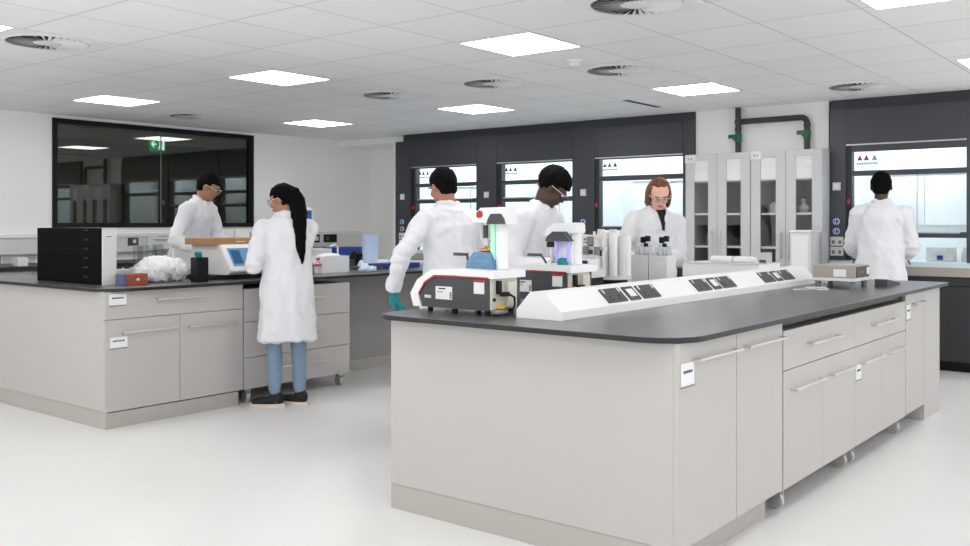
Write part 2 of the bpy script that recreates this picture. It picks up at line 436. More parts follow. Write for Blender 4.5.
fume(5.83, 4.345, 5.555, 5.505, 4.47, ((1.79, 1.845), (1.24, 1.288)), 2.045, 2.03, dk, 'dark grey fume cupboard third from the left, behind the auburn haired person')
fume(2.932, 1.56, 2.785, 2.735, 1.755, ((1.762, 1.81), (1.188, 1.24)), 2.05, 1.988, ('lred', 'lred', 'inkgrey'), 'dark grey fume cupboard at the far right, with two red triangles on its glass')

# device in the right fume cupboard
t = thing('vacuum_pump', 'small white apparatus with a blue square on the work surface of the right fume cupboard', 'lab device', (9.28, 1.98, .97))
B('housing', 'offwhite', t, 9.2, 9.36, 1.90, 2.13, .97, 1.10, bev=.012)
B('display', 'white', t, 9.195, 9.2, 1.95, 2.08, 1.06, 1.09); B('blue_button', 'blue', t, 9.192, 9.2, 1.985, 2.035, .985, 1.025)
t = MB(); t.lathe((9.3, 1.82, 0), [(.03, .972), (.035, .99), (.035, 1.06), (.02, 1.08), (.02, 1.10)]); tag(t.build('reagent_bottle', 'offwhite', smooth=True), 'small white bottle right of the apparatus in the right fume cupboard', 'bottle')

# ------------------------------------------------------------------ pipes and glazed cupboards
t = thing('pipework', 'dark pipe frame with two green valves rising from the glazed cupboards to the ceiling', 'pipe', (8.98, 3.6, 2.03))
PX = 8.985
def pp(pts): return MB().tube(pts, .029, 14)
MB().cyl((PX, 3.845, 2.03), (PX, 3.845, CZ - .002), .029).build('riser_pipe', 'pipe', t, smooth=True)
pts = [(PX, 3.82, 2.345)] + [(PX, 3.205 - .06 * math.sin(a), 2.345 - .06 + .06 * math.cos(a)) for a in [k * PI / 16 for k in range(9)]] + [(PX, 3.145, 2.03)]
MB().tube(pts, .029, 14).build('branch_pipe', 'pipe', t, smooth=True)
for y in (3.845, 3.145):
    m = MB(); m.cyl((PX, y, 2.14), (PX, y, 2.22), .036); vv = m.build('valve_body', 'green', t, smooth=True)
    MB().box(PX - .055, PX - .035, y - .015, y + .085, 2.175, 2.215, bev=.006).build('valve_handle', 'green', vv)
    MB().cyl((PX - .05, y + .01, 2.18), (PX - .03, y + .01, 2.18), .03).build('valve_hub', 'green', vv, smooth=True)
    MB().cyl((PX, y, 2.255), (PX, y, 2.28), .034).build('pipe_collar', 'pipe', t, smooth=True)
MB().cyl((PX, 3.845, 2.33), (PX, 3.845, 2.36), .036).build('pipe_collar', 'pipe', t, smooth=True)

def glazed(y0, y1, label):
    XF, XK = 8.80, 9.32; zt = 2.02
    t = thing('storage_cupboard', label, 'cupboard', ((XF + XK) / 2, (y0 + y1) / 2, 0), group='tall pale cupboards with glass doors')
    m = MB(); m.box(XF + .02, XK, y0, y0 + .018, 0, zt); m.box(XF + .02, XK, y1 - .018, y1, 0, zt)
    m.box(XF + .02, XK, y0 + .018, y1 - .018, zt - .02, zt); m.box(XF + .02, XK, y0 + .018, y1 - .018, 0, .08)
    m.box(XK - .018, XK, y0 + .018, y1 - .018, .08, zt - .02)
    m.build('carcass', 'cupboard', t)
    B('top_back_panel', 'paper', t, XK - .024, XK - .019, y0 + .02, y1 - .02, 1.745, 1.995)
    B('grey_back_panel', 'grey', t, XK - .024, XK - .019, y0 + .02, y1 - .02, .10, 1.735)
    B('divider', 'grey', t, XF + .05, XK - .025, (y0 + y1) / 2 - .009, (y0 + y1) / 2 + .009, .10, 1.735)
    for z in (1.735, 1.40, 1.07, .72, .38):
        B('shelf', 'offwhite', t, XF + .03, XK - .025, y0 + .02, y1 - .02, z, z + .02)
    ym = (y0 + y1) / 2
    for a, b_, hy in ((y0 + .002, ym - .002, ym - .04), (ym + .002, y1 - .002, ym + .04)):
        d = MB(); fw = .095
        # frame with tall glass opening
        d.box(XF, XF + .02, a, a + fw, .02, zt); d.box(XF, XF + .02, b_ - fw, b_, .02, zt)
        d.box(XF, XF + .02, a + fw, b_ - fw, zt - .06, zt); d.box(XF, XF + .02, a + fw, b_ - fw, .02, .12)
        dd = d.build('glazed_door', 'cupboard', t)
        MB().box(XF + .008, XF + .012, a + fw, b_ - fw, .12, zt - .06).build('pane', 'cabglass', dd)
        MB().box(XF + .013, XF + .015, a + fw - .005, b_ - fw + .005, 1.745, zt - .055).build('pane_bright_sheet', 'bright_sheet', dd)  # white sheet added so the upper part of the glass looks bright
        h = MB(); h.cyl((XF - .028, hy, .96), (XF - .028, hy, 1.24), .007, n=10)
        for z in (.99, 1.21): h.cyl((XF - .028, hy, z), (XF, hy, z), .005, n=8)
        h.build('handle', 'steel', dd, smooth=True)
    return t
ca = glazed(3.642, 4.337, 'tall pale cupboard with two glass doors, left of the pair, under the straight riser pipe')
cb = glazed(2.938, 3.636, 'tall pale cupboard with two glass doors, right of the pair, beside the right fume cupboard')
for par, y, z, lab in ((ca, 4.29, 1.985, 0), (cb, 3.59, 1.99, 1)):
    k = B('number_plate', 'paper', par, 8.788, 8.80, y - .07, y + .045, z - .05, z + .03)
    m = MB(); m.box(8.785, 8.788, y - .03, y - .02, z - .02, z); m.box(8.785, 8.788, y + .0, y + .01, z - .02, z); m.build('digits', 'inkgrey', k)
# contents glimpsed on the shelves
k = 0
for (y, z, c, r, h, lab) in ((4.19, 1.0905, 'grey', .05, .14, 'grey round tub on the second shelf behind the first glass door'), (4.06, 1.0905, 'dgrey', .06, .10, 'low dark tub on the second shelf behind the first glass door'),
                        (3.80, 1.0905, 'grey', .07, .13, 'wide grey tub behind the second glass door'), (3.47, 1.4205, 'offwhite', .09, .12, 'white domed tub on the upper shelf behind the third glass door')):
    m = MB(); m.lathe((9.1, y, 0), [(r * .9, z), (r, z + .01), (r, z + h * .7), (r * .6, z + h * .95), (r * .3, z + h)]); tag(m.build('storage_tub', c, smooth=True), lab, 'tub')
for (y, x, lab) in ((3.17, 8.97, 'clear round flask at the front behind the fourth glass door'), (3.06, 9.06, 'clear round flask at the right behind the fourth glass door'), (3.22, 9.08, 'clear round flask at the left behind the fourth glass door')):
    m = MB(); m.lathe((x, y, 1.4205), [(.02, 0), (.045, .03), (.045, .06), (.016, .09), (.016, .13), (.022, .135)]); o = m.build('round_flask', 'offwhite', smooth=True, loc=(x, y, 1.4205)); tag(o, lab, 'flask', 'round flasks in the right glazed cupboard')
    MB().cyl((x, y, 1.556), (x, y, 1.585), .02).build('stopper', 'black', o, smooth=True)

t = thing('floor_cabinet', 'slim white floor standing equipment cabinet before the right glazed cupboard', 'cabinet', (8.61, 3.04, 0))
B('body', 'offwhite', t, 8.50, 8.74, 2.945, 3.135, .02, 1.235, bev=.004); B('lid', 'white', t, 8.49, 8.75, 2.93, 3.14, 1.235, 1.255, bev=.004)
B('front_panel', 'white', t, 8.492, 8.5, 2.965, 3.115, .10, 1.20); B('base', 'grey', t, 8.52, 8.72, 2.96, 3.12, 0, .02)

# ------------------------------------------------------------------ benches
def worktop_mesh(x0, x1, y0, y1, z0, z1, radii):
    """rounded-corner slab; radii = (x0y0, x1y0, x1y1, x0y1)"""
    poly = []
    for (cx, cy, a0), r in zip(((x0, y0, PI), (x1, y0, 1.5 * PI), (x1, y1, 0), (x0, y1, .5 * PI)), radii):
        sx = 1 if cx == x0 else -1; sy = 1 if cy == y0 else -1
        ox, oy = cx + sx * r, cy + sy * r
        for k in range(9):
            a = a0 + k * PI / 16; poly.append((ox + r * math.cos(a), oy + r * math.sin(a)))
    m = MB()
    m.mi = 1; m.prism(poly, 'z', z0, z1 - .002)
    m.mi = 0; m.prism(poly, 'z', z1 - .002, z1)
    return m
def handle_x(x0, x1, y, z, parent, name='handle'):
    m = MB(); m.cyl((x0, y - .032, z), (x1, y - .032, z), .0065, n=10)
    for x in (x0 + .012, x1 - .012): m.cyl((x, y - .032, z), (x, y, z), .006, n=8)
    return m.build(name, 'steel', parent, smooth=True)
def caster(x, y, parent):
    c = MB(); c.box(x - .022, x + .022, y - .018, y + .018, .082, .10); c.box(x - .02, x - .014, y - .02, y + .03, .03, .09); c.box(x + .014, x + .02, y - .02, y + .03, .03, .09)
    o = c.build('caster', 'steel', parent)
    MB().cyl((x - .013, y + .01, .038), (x + .013, y + .01, .038), .037, n=20).build('wheel', 'alum', o, smooth=True)
def card(x0, x1, y, z0, z1, parent, tilt=0, lines=1):
    k = MB().box(x0, x1, y - .004, y - .001, z0, z1).build('label_card', 'paper', parent)
    m = MB(); zc = (z0 + z1) / 2 + .01
    for i in range(5):
        a = x0 + (x1 - x0) * (.16 + .14 * i); m.box(a, a + (x1 - x0) * .10, y - .005, y - .004, zc - .005, zc + .005)
    m.build('lettering', 'ink', k)
    MB().box(x0, x1, y - .007, y - .001, z0 - .005, z0).build('lower_edge', 'grey', k)

YF = 1.56          # island right face
# near island
o = worktop_mesh(3.045, 7.22, 1.515, 3.085, .878, .90, (.19, .04, .04, .12)).build('worktop', ['worktop', 'wt_edge'])
tag(o, 'long black worktop with rounded corners covering the near island', 'worktop')
t = thing('island_unit', 'pale grey near island end unit with broad blank end panel and two tall doors', 'lab bench', (3.6, 2.3, 0))
B('end_panel', 'laminate', t, 3.11, 3.13, YF + .0205, 3.02, .115, .878)
B('carcass', 'laminate', t, 3.13, 4.135, YF + .022, 2.28, .115, .878)
pl = MB(); pl.box(3.112, 3.13, YF + .02, 3.02, 0, .113); pl.box(3.13, 4.06, YF + .05, YF + .07, 0, .113); pl.build('plinth', 'plinth', t)
d = B('door', 'laminate', t, 3.11, 3.627, YF, YF + .02, .11, .876, bev=.001); handle_x(3.22, 3.615, YF, .806, d); card(3.125, 3.232, YF, .715, .80, d)
d = B('door', 'laminate', t, 3.632, 4.135, YF, YF + .02, .11, .876, bev=.001); handle_x(3.69, 4.115, YF, .806, d)
def island_mobile(x0, x1, label, cd=None):
    t = thing('mobile_pedestal', label, 'mobile cabinet', ((x0 + x1) / 2, YF + .3, 0), group='mobile cabinets under the near island')
    B('carcass', 'laminate', t, x0 + .004, x1 - .004, YF + .022, YF + .60, .11, .825)
    xm = (x0 + x1) / 2
    d = B('drawer', 'laminate', t, x0 + .0005, x1 - .0005, YF, YF + .02, .648, .828, bev=.001); handle_x(xm - .22, xm + .22, YF, .742, d)
    for k, (a, b_) in enumerate(((x0 + .0005, xm - .001), (xm + .001, x1 - .0005))):
        dd = B('door', 'laminate', t, a, b_, YF, YF + .02, .105, .644, bev=.001); handle_x(a + .08, b_ - .02 if k == 0 else b_ - .08, YF, .553, dd)
        if cd and k == 0: card(cd[0], cd[1], YF, .465, .545, dd)
    for x in (x0 + .06, x1 - .06):
        for y in (YF + .05, YF + .52): caster(x, y, t)
island_mobile(4.15, 5.190, 'pale grey mobile cabinet with drawer and two doors, nearer one under the near island')
island_mobile(5.192, 6.225, 'pale grey mobile cabinet with a hanging white card, farther one under the near island', (5.21, 5.30))
t = thing('island_unit', 'pale grey unit with end panel closing the far end of the near island', 'lab bench', (6.7, 2.2, 0))
B('carcass', 'laminate', t, 6.25, 7.10, YF + .022, 3.0, .11, .878)
d = B('door', 'laminate', t, 6.232, 6.69, YF, YF + .02, .11, .876, bev=.001); handle_x(6.38, 6.66, YF, .80, d); card(6.24, 6.33, YF, .71, .80, d)
m = MB(); m.box(6.693, 7.125, YF, YF + .02, 0, .878); m.box(7.10, 7.125, YF + .02, 3.02, 0, .878); m.box(6.69, 6.71, YF + .02, 1.9, 0, .11); m.build('end_panel', 'laminate', t)
t = thing('island_carcass', 'pale grey rear panel and dark recess under the middle of the near island', 'lab bench', (5.2, 2.9, 0))
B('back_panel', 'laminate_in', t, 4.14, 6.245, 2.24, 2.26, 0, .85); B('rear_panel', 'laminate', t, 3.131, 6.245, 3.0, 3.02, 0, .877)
B('gap_shade_strip', 'wt_edge', t, 4.14, 6.245, YF + .03, YF + .05, .845, .877)  # dark strip standing in for the shade in the gap below the worktop

# left bench
YL = 5.58
o = worktop_mesh(3.11, 7.25, 5.53, 7.38, .878, .90, (.19, .04, .04, .12)).build('worktop', ['worktop', 'wt_edge'])
tag(o, 'black worktop of the left bench, with the black drawer box and glassware on it', 'worktop')
t = thing('bench_unit', 'pale grey end unit of the left bench with a wide drawer over two doors', 'lab bench', (3.7, 6.3, 0))
B('end_panel', 'laminate', t, 3.14, 3.16, YL + .0205, 7.33, .115, .878)
B('carcass', 'laminate', t, 3.16, 4.205, YL + .022, 6.1, .115, .878)
pl = MB(); pl.box(3.145, 3.165, YL + .005, 7.33, 0, .113); pl.box(3.165, 4.17, YL + .005, YL + .025, 0, .1); pl.build('plinth', 'plinth', t)
d = B('drawer', 'laminate', t, 3.14, 4.206, YL, YL + .02, .70, .876, bev=.001); handle_x(3.495, 3.895, YL, .81, d); card(3.168, 3.287, YL, .79, .862, d)
d = B('door', 'laminate', t, 3.14, 3.683, YL, YL + .02, .108, .696, bev=.001); handle_x(3.25, 3.65, YL, .61, d); card(3.174, 3.295, YL, .515, .585, d)
d = B('door', 'laminate', t, 3.687, 4.206, YL, YL + .02, .108, .696, bev=.001); handle_x(3.74, 4.14, YL, .606, d)
x0, x1 = 4.218, 5.262
t = thing('mobile_pedestal', 'pale grey mobile cabinet with three drawers behind the woman, under the left bench', 'mobile cabinet', ((x0 + x1) / 2, YL + .3, 0))
B('carcass', 'laminate', t, x0 + .004, x1 - .004, YL + .022, YL + .50, .11, .835)
for a, b_, hz in ((.598, .838, .742), (.337, .593, .497), (.105, .332, .237)):
    d = B('drawer', 'laminate', t, x0, x1, YL, YL + .02, a, b_, bev=.001); handle_x(4.52, 4.965, YL, hz, d)
for x in (x0 + .05, x1 - .07):
    for y in (YL + .04, YL + .45): caster(x, y, t)
t = thing('bench_carcass', 'pale grey recessed knee panel under the middle of the left bench', 'lab bench', (6.0, 6.1, 0))
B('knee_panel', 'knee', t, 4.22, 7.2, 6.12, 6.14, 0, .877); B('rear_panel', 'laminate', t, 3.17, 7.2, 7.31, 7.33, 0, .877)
B('skirting', 'plinth', t, 4.22, 7.18, 6.105, 6.12, 0, .09); B('end_panel', 'laminate', t, 7.2, 7.22, 5.60, 7.33, 0, .877)

# wall bench along the left wall
o = MB().box(1.0, 8.9, 9.02, 9.865, .862, .90).build('worktop', 'wt_edge'); tag(o, 'dark worktop of the wall bench along the left wall', 'worktop')
t = thing('wall_bench_unit', 'pale cupboards under the wall bench along the left wall', 'lab bench', (5, 9.45, 0))
B('carcass', 'laminate', t, 1.0, 8.9, 9.10, 9.86, .1, .862); B('plinth', 'plinth', t, 1.02, 8.88, 9.16, 9.86, 0, .1)
for k in range(7): B('door', 'laminate', t, 1.02 + k * 1.12, 2.12 + k * 1.12, 9.08, 9.10, .12, .85)
# dado trunking on the left wall
def trunk(x0, x1, label):
    t = thing('cable_trunking', label, 'trunking', ((x0 + x1) / 2, WY1 - .03, .99))
    B('trunking_body', 'offwhite', t, x0, x1, WY1 - .06, WY1 - .001, .99, 1.20, bev=.006)
    B('trunking_ledge', 'white', t, x0, x1, WY1 - .075, WY1 - .06, 1.165, 1.185)
    return t
t = trunk(1.0, 6.82, 'white cable trunking under the tinted window behind the glassware')
k = B('socket_outlet', 'dgrey', t, 5.80, 5.93, WY1 - .068, WY1 - .060, 1.06, 1.15); B('socket_insert', 'offwhite', k, 5.86, 5.90, WY1 - .070, WY1 - .068, 1.09, 1.13)
t2 = trunk(7.75, 9.5, 'white cable trunking with black sockets on the wall right of the woman')
for x in (8.56, 8.76): 
    k = B('socket_outlet', 'black', t2, x, x + (.12 if x < 8.7 else .24), WY1 - .068, WY1 - .060, 1.05, 1.16); B('socket_insert', 'offwhite' if x < 8.7 else 'dgrey', k, x + .035, x + .095, WY1 - .070, WY1 - .068, 1.075, 1.135)
o = MB().box(6.05, 6.40, WY1 - .0812, WY1 - .0751, 1.01, 1.19).build('paper_notice', 'paper'); tag(o, 'white paper notice pinned to the trunking above the glassware', 'notice')
for z, a, b_ in ((1.165, .12, .26), (1.125, .06, .28), (1.11, .08, .24)): MB().box(6.05 + a, 6.05 + b_, WY1 - .083, WY1 - .0812, z - .004, z + .004).build('text_line', 'inkgrey', o)

# ------------------------------------------------------------------ spine trunking on the island
t = thing('bench_trunking', 'long white wedge shaped power trunking with grey sockets along the middle of the near island', 'trunking', (4.9, 2.33, .90))
prof = [(2.216, .9005), (2.216, .937), (2.300, 1.018), (2.378, 1.018), (2.453, .937), (2.453, .9005)]
MB().prism(prof, 'x', 3.32, 6.50).build('trunking_body', 'white', t)
sl = V((0, 2.300 - 2.216, 1.018 - .937)); sl.normalize(); nrm = V((0, -sl.z, sl.y))
def on_slope(x0, x1, u0, u1, h0, h1):
    m = MB(); b0 = V((0, 2.216, .937))
    def q(h): return [V((x, 0, 0)) + b0 + sl * u + nrm * h for x, u in ((x0, u0), (x1, u0), (x1, u1), (x0, u1))]
    return m.loft([q(h0), q(h1)])
def dsock(x):
    k = on_slope(x, x + .175, .014, .098, .0003, .006).build('double_socket', 'dgrey', t)
    for dx in (.012, .15):
        on_slope(x + dx, x + dx + .012, .07, .094, .006, .008).build('switch_rocker', 'offwhite', k)
    for dx in (.045, .12):
        on_slope(x + dx - .008, x + dx + .008, .045, .052, .006, .0066).build('earth_slot', 'black', k); on_slope(x + dx - .016, x + dx - .010, .026, .036, .006, .0066).build('pin_slot', 'black', k); on_slope(x + dx + .010, x + dx + .016, .026, .036, .006, .0066).build('pin_slot', 'black', k)
for g in (3.735, 4.675, 5.62):
    dsock(g)
    k = on_slope(g + .205, g + .305, .014, .098, .0003, .006).build('data_outlet', 'dgrey', t); on_slope(g + .225, g + .285, .034, .082, .006, .008).build('outlet_insert', 'white', k)
    dsock(g + .335)

# ------------------------------------------------------------------ rheometers (two bench instruments)
def instrument(X0, label, kind):
    Y0 = 2.57; W = .235
    t = thing('rheometer', label, 'lab instrument', (X0 + W / 2, Y0 + .22, .90), group='bench instruments with a dark base and white tower')
    # white shell : side profile in (y,z), nose towards +y
    zt = 1.105
    shell = [(Y0 - .03, zt - .035), (Y0 - .03, zt), (Y0 + .20, zt + .004), (Y0 + .34, zt - .004), (Y0 + .43, zt - .052), (Y0 + .475, zt - .12), (Y0 + .455, .925), (Y0 + .405, .925), (Y0 + .425, zt - .12), (Y0 + .385, zt - .06), (Y0 + .325, zt - .028), (Y0 + .20, zt - .026)]
    MB().prism(shell, 'x', X0 - .004, X0 + W + .004).build('top_shell', 'white', t)
    body = [(Y0, .925), (Y0, zt - .034), (Y0 + .20, zt - .032), (Y0 + .32, zt - .036), (Y0 + .378, zt - .066), (Y0 + .418, zt - .12), (Y0 + .395, .925)]
    MB().prism(body, 'x', X0, X0 + W).build('base_housing', 'dgrey', t)
    edge = [(Y0, zt - .035), (Y0, zt - .029), (Y0 + .20, zt - .027), (Y0 + .325, zt - .031), (Y0 + .384, zt - .063), (Y0 + .425, zt - .12), (Y0 + .418, zt - .12), (Y0 + .378, zt - .068), (Y0 + .32, zt - .037), (Y0 + .20, zt - .033)]
    MB().prism(edge, 'x', X0 - .006, X0 - .0005).build('red_trim_line', 'red', t)
    # side stickers
    k = B('rating_label', 'paper', t, X0 - .002, X0, Y0 + .215, Y0 + .315, .965, 1.025)
    m = MB(); m.box(X0 - .003, X0 - .002, Y0 + .255, Y0 + .295, 1.012, 1.018)
    for z in (.972, .982, .992): m.box(X0 - .003, X0 - .002, Y0 + .218, Y0 + .228, z, z + .007)
    m.box(X0 - .003, X0 - .002, Y0 + .27, Y0 + .305, .998, 1.001); m.build('lettering', 'ink', k)
    k = B('warning_label', 'paper', t, X0 - .002, X0, Y0 + .025, Y0 + .085, 1.0, 1.062); B('red_band', 'red', k, X0 - .003, X0 - .002, Y0 + .025, Y0 + .085, 1.052, 1.062)
    B('maker_badge', 'alum', t, X0 - .002, X0, Y0 + .345, Y0 + .385, .968, .982)
    for x in (X0 + .03, X0 + W - .03):
        for y in (Y0 + .03, Y0 + .22, Y0 + .375): MB().cyl((x, y, .9005), (x, y, .925), .012, .014, n=14).build('foot', 'blacksat', t, smooth=True)
    # rear connector bay
    m = MB(); m.box(X0 + .006, X0 + W - .04, Y0 - .012, Y0 - .001, .93, zt - .036); r = m.build('rear_panel', 'cream', t)
    B('fan_housing', 'cream', r, X0 + .10, X0 + .165, Y0 - .035, Y0 - .012, .94, zt - .05)
    B('power_inlet', 'black', r, X0 + .035, X0 + .06, Y0 - .03, Y0 - .012, 1.0, 1.06, bev=.003)
    B('plug', 'black', r, X0 + .04, X0 + .08, Y0 - .06, Y0 - .03, .99, 1.01, bev=.003)
    B('yellow_connector', 'yellow', r, X0 + .035, X0 + .07, Y0 - .04, Y0 - .012, .935, .95, bev=.002)
    MB().cyl((X0 + .022, Y0 - .018, .975), (X0 + .022, Y0 - .012, .975), .008).build('jack', 'black', r)
    MB().cyl((X0 + .185, Y0 - .018, .965), (X0 + .185, Y0 - .012, .965), .010).build('jack', 'black', r)
    MB().tube([(X0 + .08, Y0 - .055, 1.0), (X0 + .105, Y0 - .065, .985), (X0 + .115, Y0 - .06, .95), (X0 + .105, Y0 - .05, .915), (X0 + .06, Y0 - .045, .908), (X0 + .02, Y0 - .04, .907), (X0 + .0, Y0 - .02, .907)], .005, 8).build('power_cable', 'black', t, smooth=True)
    # tower
    zb = zt + .0025
    if kind == 0:
        cx, cy = X0 + .14, Y0 + .030
        MB().cyl((cx, cy, zb), (cx, cy, 1.335), .030, n=28).build('column', 'white', t, smooth=True)
        B('green_lamp', 'green_glow', t, cx - .026, cx - .014, cy + .026, cy + .050, zb + .02, 1.33)
        hd = MB(); hd.prism([(cy - .055, 1.315), (cy - .055, 1.385), (cy - .045, 1.393), (cy + .09, 1.390), (cy + .135, 1.352), (cy + .14, 1.335), (cy + .13, 1.325)], 'x', cx - .05, cx + .035)
        h = hd.build('head', 'white', t)
        MB().prism([(cy + .075, 1.352), (cy + .078, 1.372), (cy + .095, 1.380), (cy + .113, 1.366), (cy + .111, 1.346), (cy + .092, 1.342)], 'x', cx - .053, cx - .0502).build('red_emblem', 'red', h)
        MB().prism([(cy - .058, 1.315), (cy - .050, 1.338), (cy - .03, 1.362), (cy + .022, 1.362), (cy + .040, 1.335), (cy + .045, 1.315)], 'x', cx - .062, cx - .0505).build('dark_collar', 'dgrey', t)
        m = MB(); yy = cy + .095
        m.cyl((cx, yy, 1.325), (cx, yy, 1.27), .018); m.cyl((cx, yy, 1.27), (cx, yy, 1.215), .010)
        g = m.build('measuring_shaft', 'steel', t, smooth=True)
        MB().cyl((cx - .02, yy - .012, 1.25), (cx - .02, yy - .012, 1.31), .012).build('shaft_clamp', 'dgrey', g, smooth=True)
        m = MB()
        for s_ in (-1, 1): m.tube([(cx, yy + s_ * .028, 1.325), (cx - .01, yy + s_ * .026, 1.27), (cx, yy + s_ * .008, 1.205)], .004, 8)
        m.build('support_rod', 'steel', t, smooth=True)
        MB().lathe((cx, yy, 0), [(.004, 1.182), (.016, 1.185), (.03, 1.19), (.03, 1.198), (.012, 1.206), (.006, 1.215)]).build('measuring_plate', 'brass', t, smooth=True)
        MB().loft([[(cx + sx * a, yy + sy * b_, z) for sx, sy in ((-1, -1), (1, -1), (1, 1), (-1, 1))] for a, b_, z in ((.055, .078, zb), (.055, .075, zb + .03), (.035, .055, 1.178), (.03, .05, 1.184))]).build('heated_pad', 'midblue', t)
        B('dark_hose', 'dgrey', t, cx - .04, cx - .025, yy + .085, yy + .17, 1.165, 1.18, bev=.004)
        MB().tube([(cx - .032, yy + .088, 1.17), (cx - .032, yy + .084, 1.13), (cx - .03, yy + .083, zb)], .006, 8).build('lever_post', 'dgrey', t, smooth=True)
    else:
        cx, cy = X0 + .155, Y0 + .045
        MB().cyl((cx, cy, zb), (cx, cy, 1.285), .032, n=28).build('column', 'white', t, smooth=True)
        hd = MB(); hd.prism([(cy - .035, 1.27), (cy - .035, 1.312), (cy - .02, 1.322), (cy + .10, 1.318), (cy + .15, 1.29), (cy + .16, 1.25)], 'x', cx - .05, cx + .035); hd.build('head', 'white', t)
        MB().prism([(cy - .022, 1.226), (cy - .002, 1.252), (cy + .022, 1.276), (cy + .082, 1.276), (cy + .115, 1.252), (cy + .128, 1.226)], 'x', cx - .095, cx - .051).build('dark_collar', 'dgrey', t)
        for y in (cy - .004, cy + .068): B('violet_lamp', 'violet_glow', t, cx - .075, cx - .063, y, y + .010, zb + .012, 1.225)
        B('chamber_back', 'white', t, cx - .045, cx - .034, cy - .005, cy + .08, zb, 1.25)
        MB().lathe((cx - .075, cy + .032, 0), [(.026, zb), (.030, zb + .012), (.026, zb + .026), (.018, zb + .032), (.004, zb + .034)]).build('sample_dish', 'teal', t, smooth=True)
        B('side_motor', 'blacksat', t, cx - .09, cx - .06, cy + .092, cy + .122, 1.195, 1.225, bev=.004)
        m = MB(); m.cyl((cx - .07, cy + .107, 1.195), (cx - .07, cy + .107, 1.15), .008); m.cyl((cx - .07, cy + .107, 1.15), (cx - .07, cy + .107, zb), .005); m.build('measuring_shaft', 'steel', t, smooth=True)
        B('dark_hose', 'dgrey', t, cx - .05, cx - .035, cy + .185, cy + .275, 1.145, 1.16, bev=.004)
        MB().tube([(cx - .042, cy + .19, 1.15), (cx - .042, cy + .17, 1.13), (cx - .042, cy + .155, zb)], .006, 8).build('lever_post', 'dgrey', t, smooth=True)
    return t
instrument(3.27, 'white and charcoal bench instrument with a green lit tower, nearest on the island', 0)
instrument(3.90, 'white and charcoal bench instrument with a violet lit chamber, second on the island', 1)
o = B('terminal_box', 'offwhite', None, 3.72, 3.80, 2.47, 2.50, .9005, .965) if False else MB().box(3.60, 3.66, 2.475, 2.52, .9005, .975).build('adapter_plug', 'offwhite'); tag(o, 'small white plug block behind the near end of the white trunking', 'plug')

# ------------------------------------------------------------------ things beyond on the island
def lathe_obj(name, m, c, prof, label, cat, group=None, n=24):
    o = MB().lathe(c, prof, n).build(name, m, smooth=True, loc=c); return tag(o, label, cat, group)
t = thing('glass_reactor', 'white apparatus frame with clamps and a dark blue box left of the white cylinders', 'lab device', (4.68, 2.93, .90))
B('base_plate', 'blacksat', t, 4.60, 4.77, 2.88, 3.02, .9005, 1.0, bev=.005)
B('deck', 'offwhite', t, 4.60, 4.77, 2.87, 3.02, 1.0, 1.05)
B('blue_box', 'navy', t, 4.612, 4.62, 2.90, 2.96, 1.065, 1.10); B('box_body', 'white', t, 4.62, 4.72, 2.88, 3.0, 1.0505, 1.11)
for y in (2.87, 2.93, 3.01): MB().cyl((4.745, y, 1.05), (4.745, y, 1.27), .008).build('stand_rod', 'steel', t, smooth=True)
for z in (1.16, 1.23): B('cross_bar', 'offwhite', t, 4.73, 4.76, 2.85, 3.03, z, z + .02)
for y, z in ((2.89, 1.13), (2.97, 1.13), (2.94, 1.19)): MB().cyl((4.71, y, z), (4.71, y, z + .05), .018).build('clamp', 'grey', t, smooth=True)
t = thing('titration_carousel', 'cluster of tall white cylinders on the island beside the white bottle boxes', 'lab device', (4.98, 2.94, .90))
MB().cyl((4.98, 2.94, .9005), (4.98, 2.94, .975), .085, .09, n=32).build('dark_base', 'blacksat', t, smooth=True)
MB().cyl((4.98, 2.94, .976), (4.98, 2.94, 1.0), .115, n=32).build('turntable', 'offwhite', t, smooth=True)
for k in range(9):
    a = 2 * PI * k / 9 + .2; x, y = 4.98 + .085 * math.cos(a), 2.94 + .085 * math.sin(a)
    c_ = MB().cyl((x, y, 1.001), (x, y, 1.22 + .02 * (k % 3)), .026, n=18).build('tall_canister', 'white' if k % 2 else 'offwhite', t, smooth=True)
    MB().cyl((x, y, 1.221 + .02 * (k % 3)), (x, y, 1.242 + .02 * (k % 3)), .022, n=14).build('canister_cap', 'offwhite', c_, smooth=True)
MB().cyl((4.98, 2.94, 1.001), (4.98, 2.94, 1.25), .045, n=20).build('centre_post', 'white', t, smooth=True)
B('black_handle', 'black', t, 4.866, 4.874, 2.955, 2.97, 1.12, 1.17)
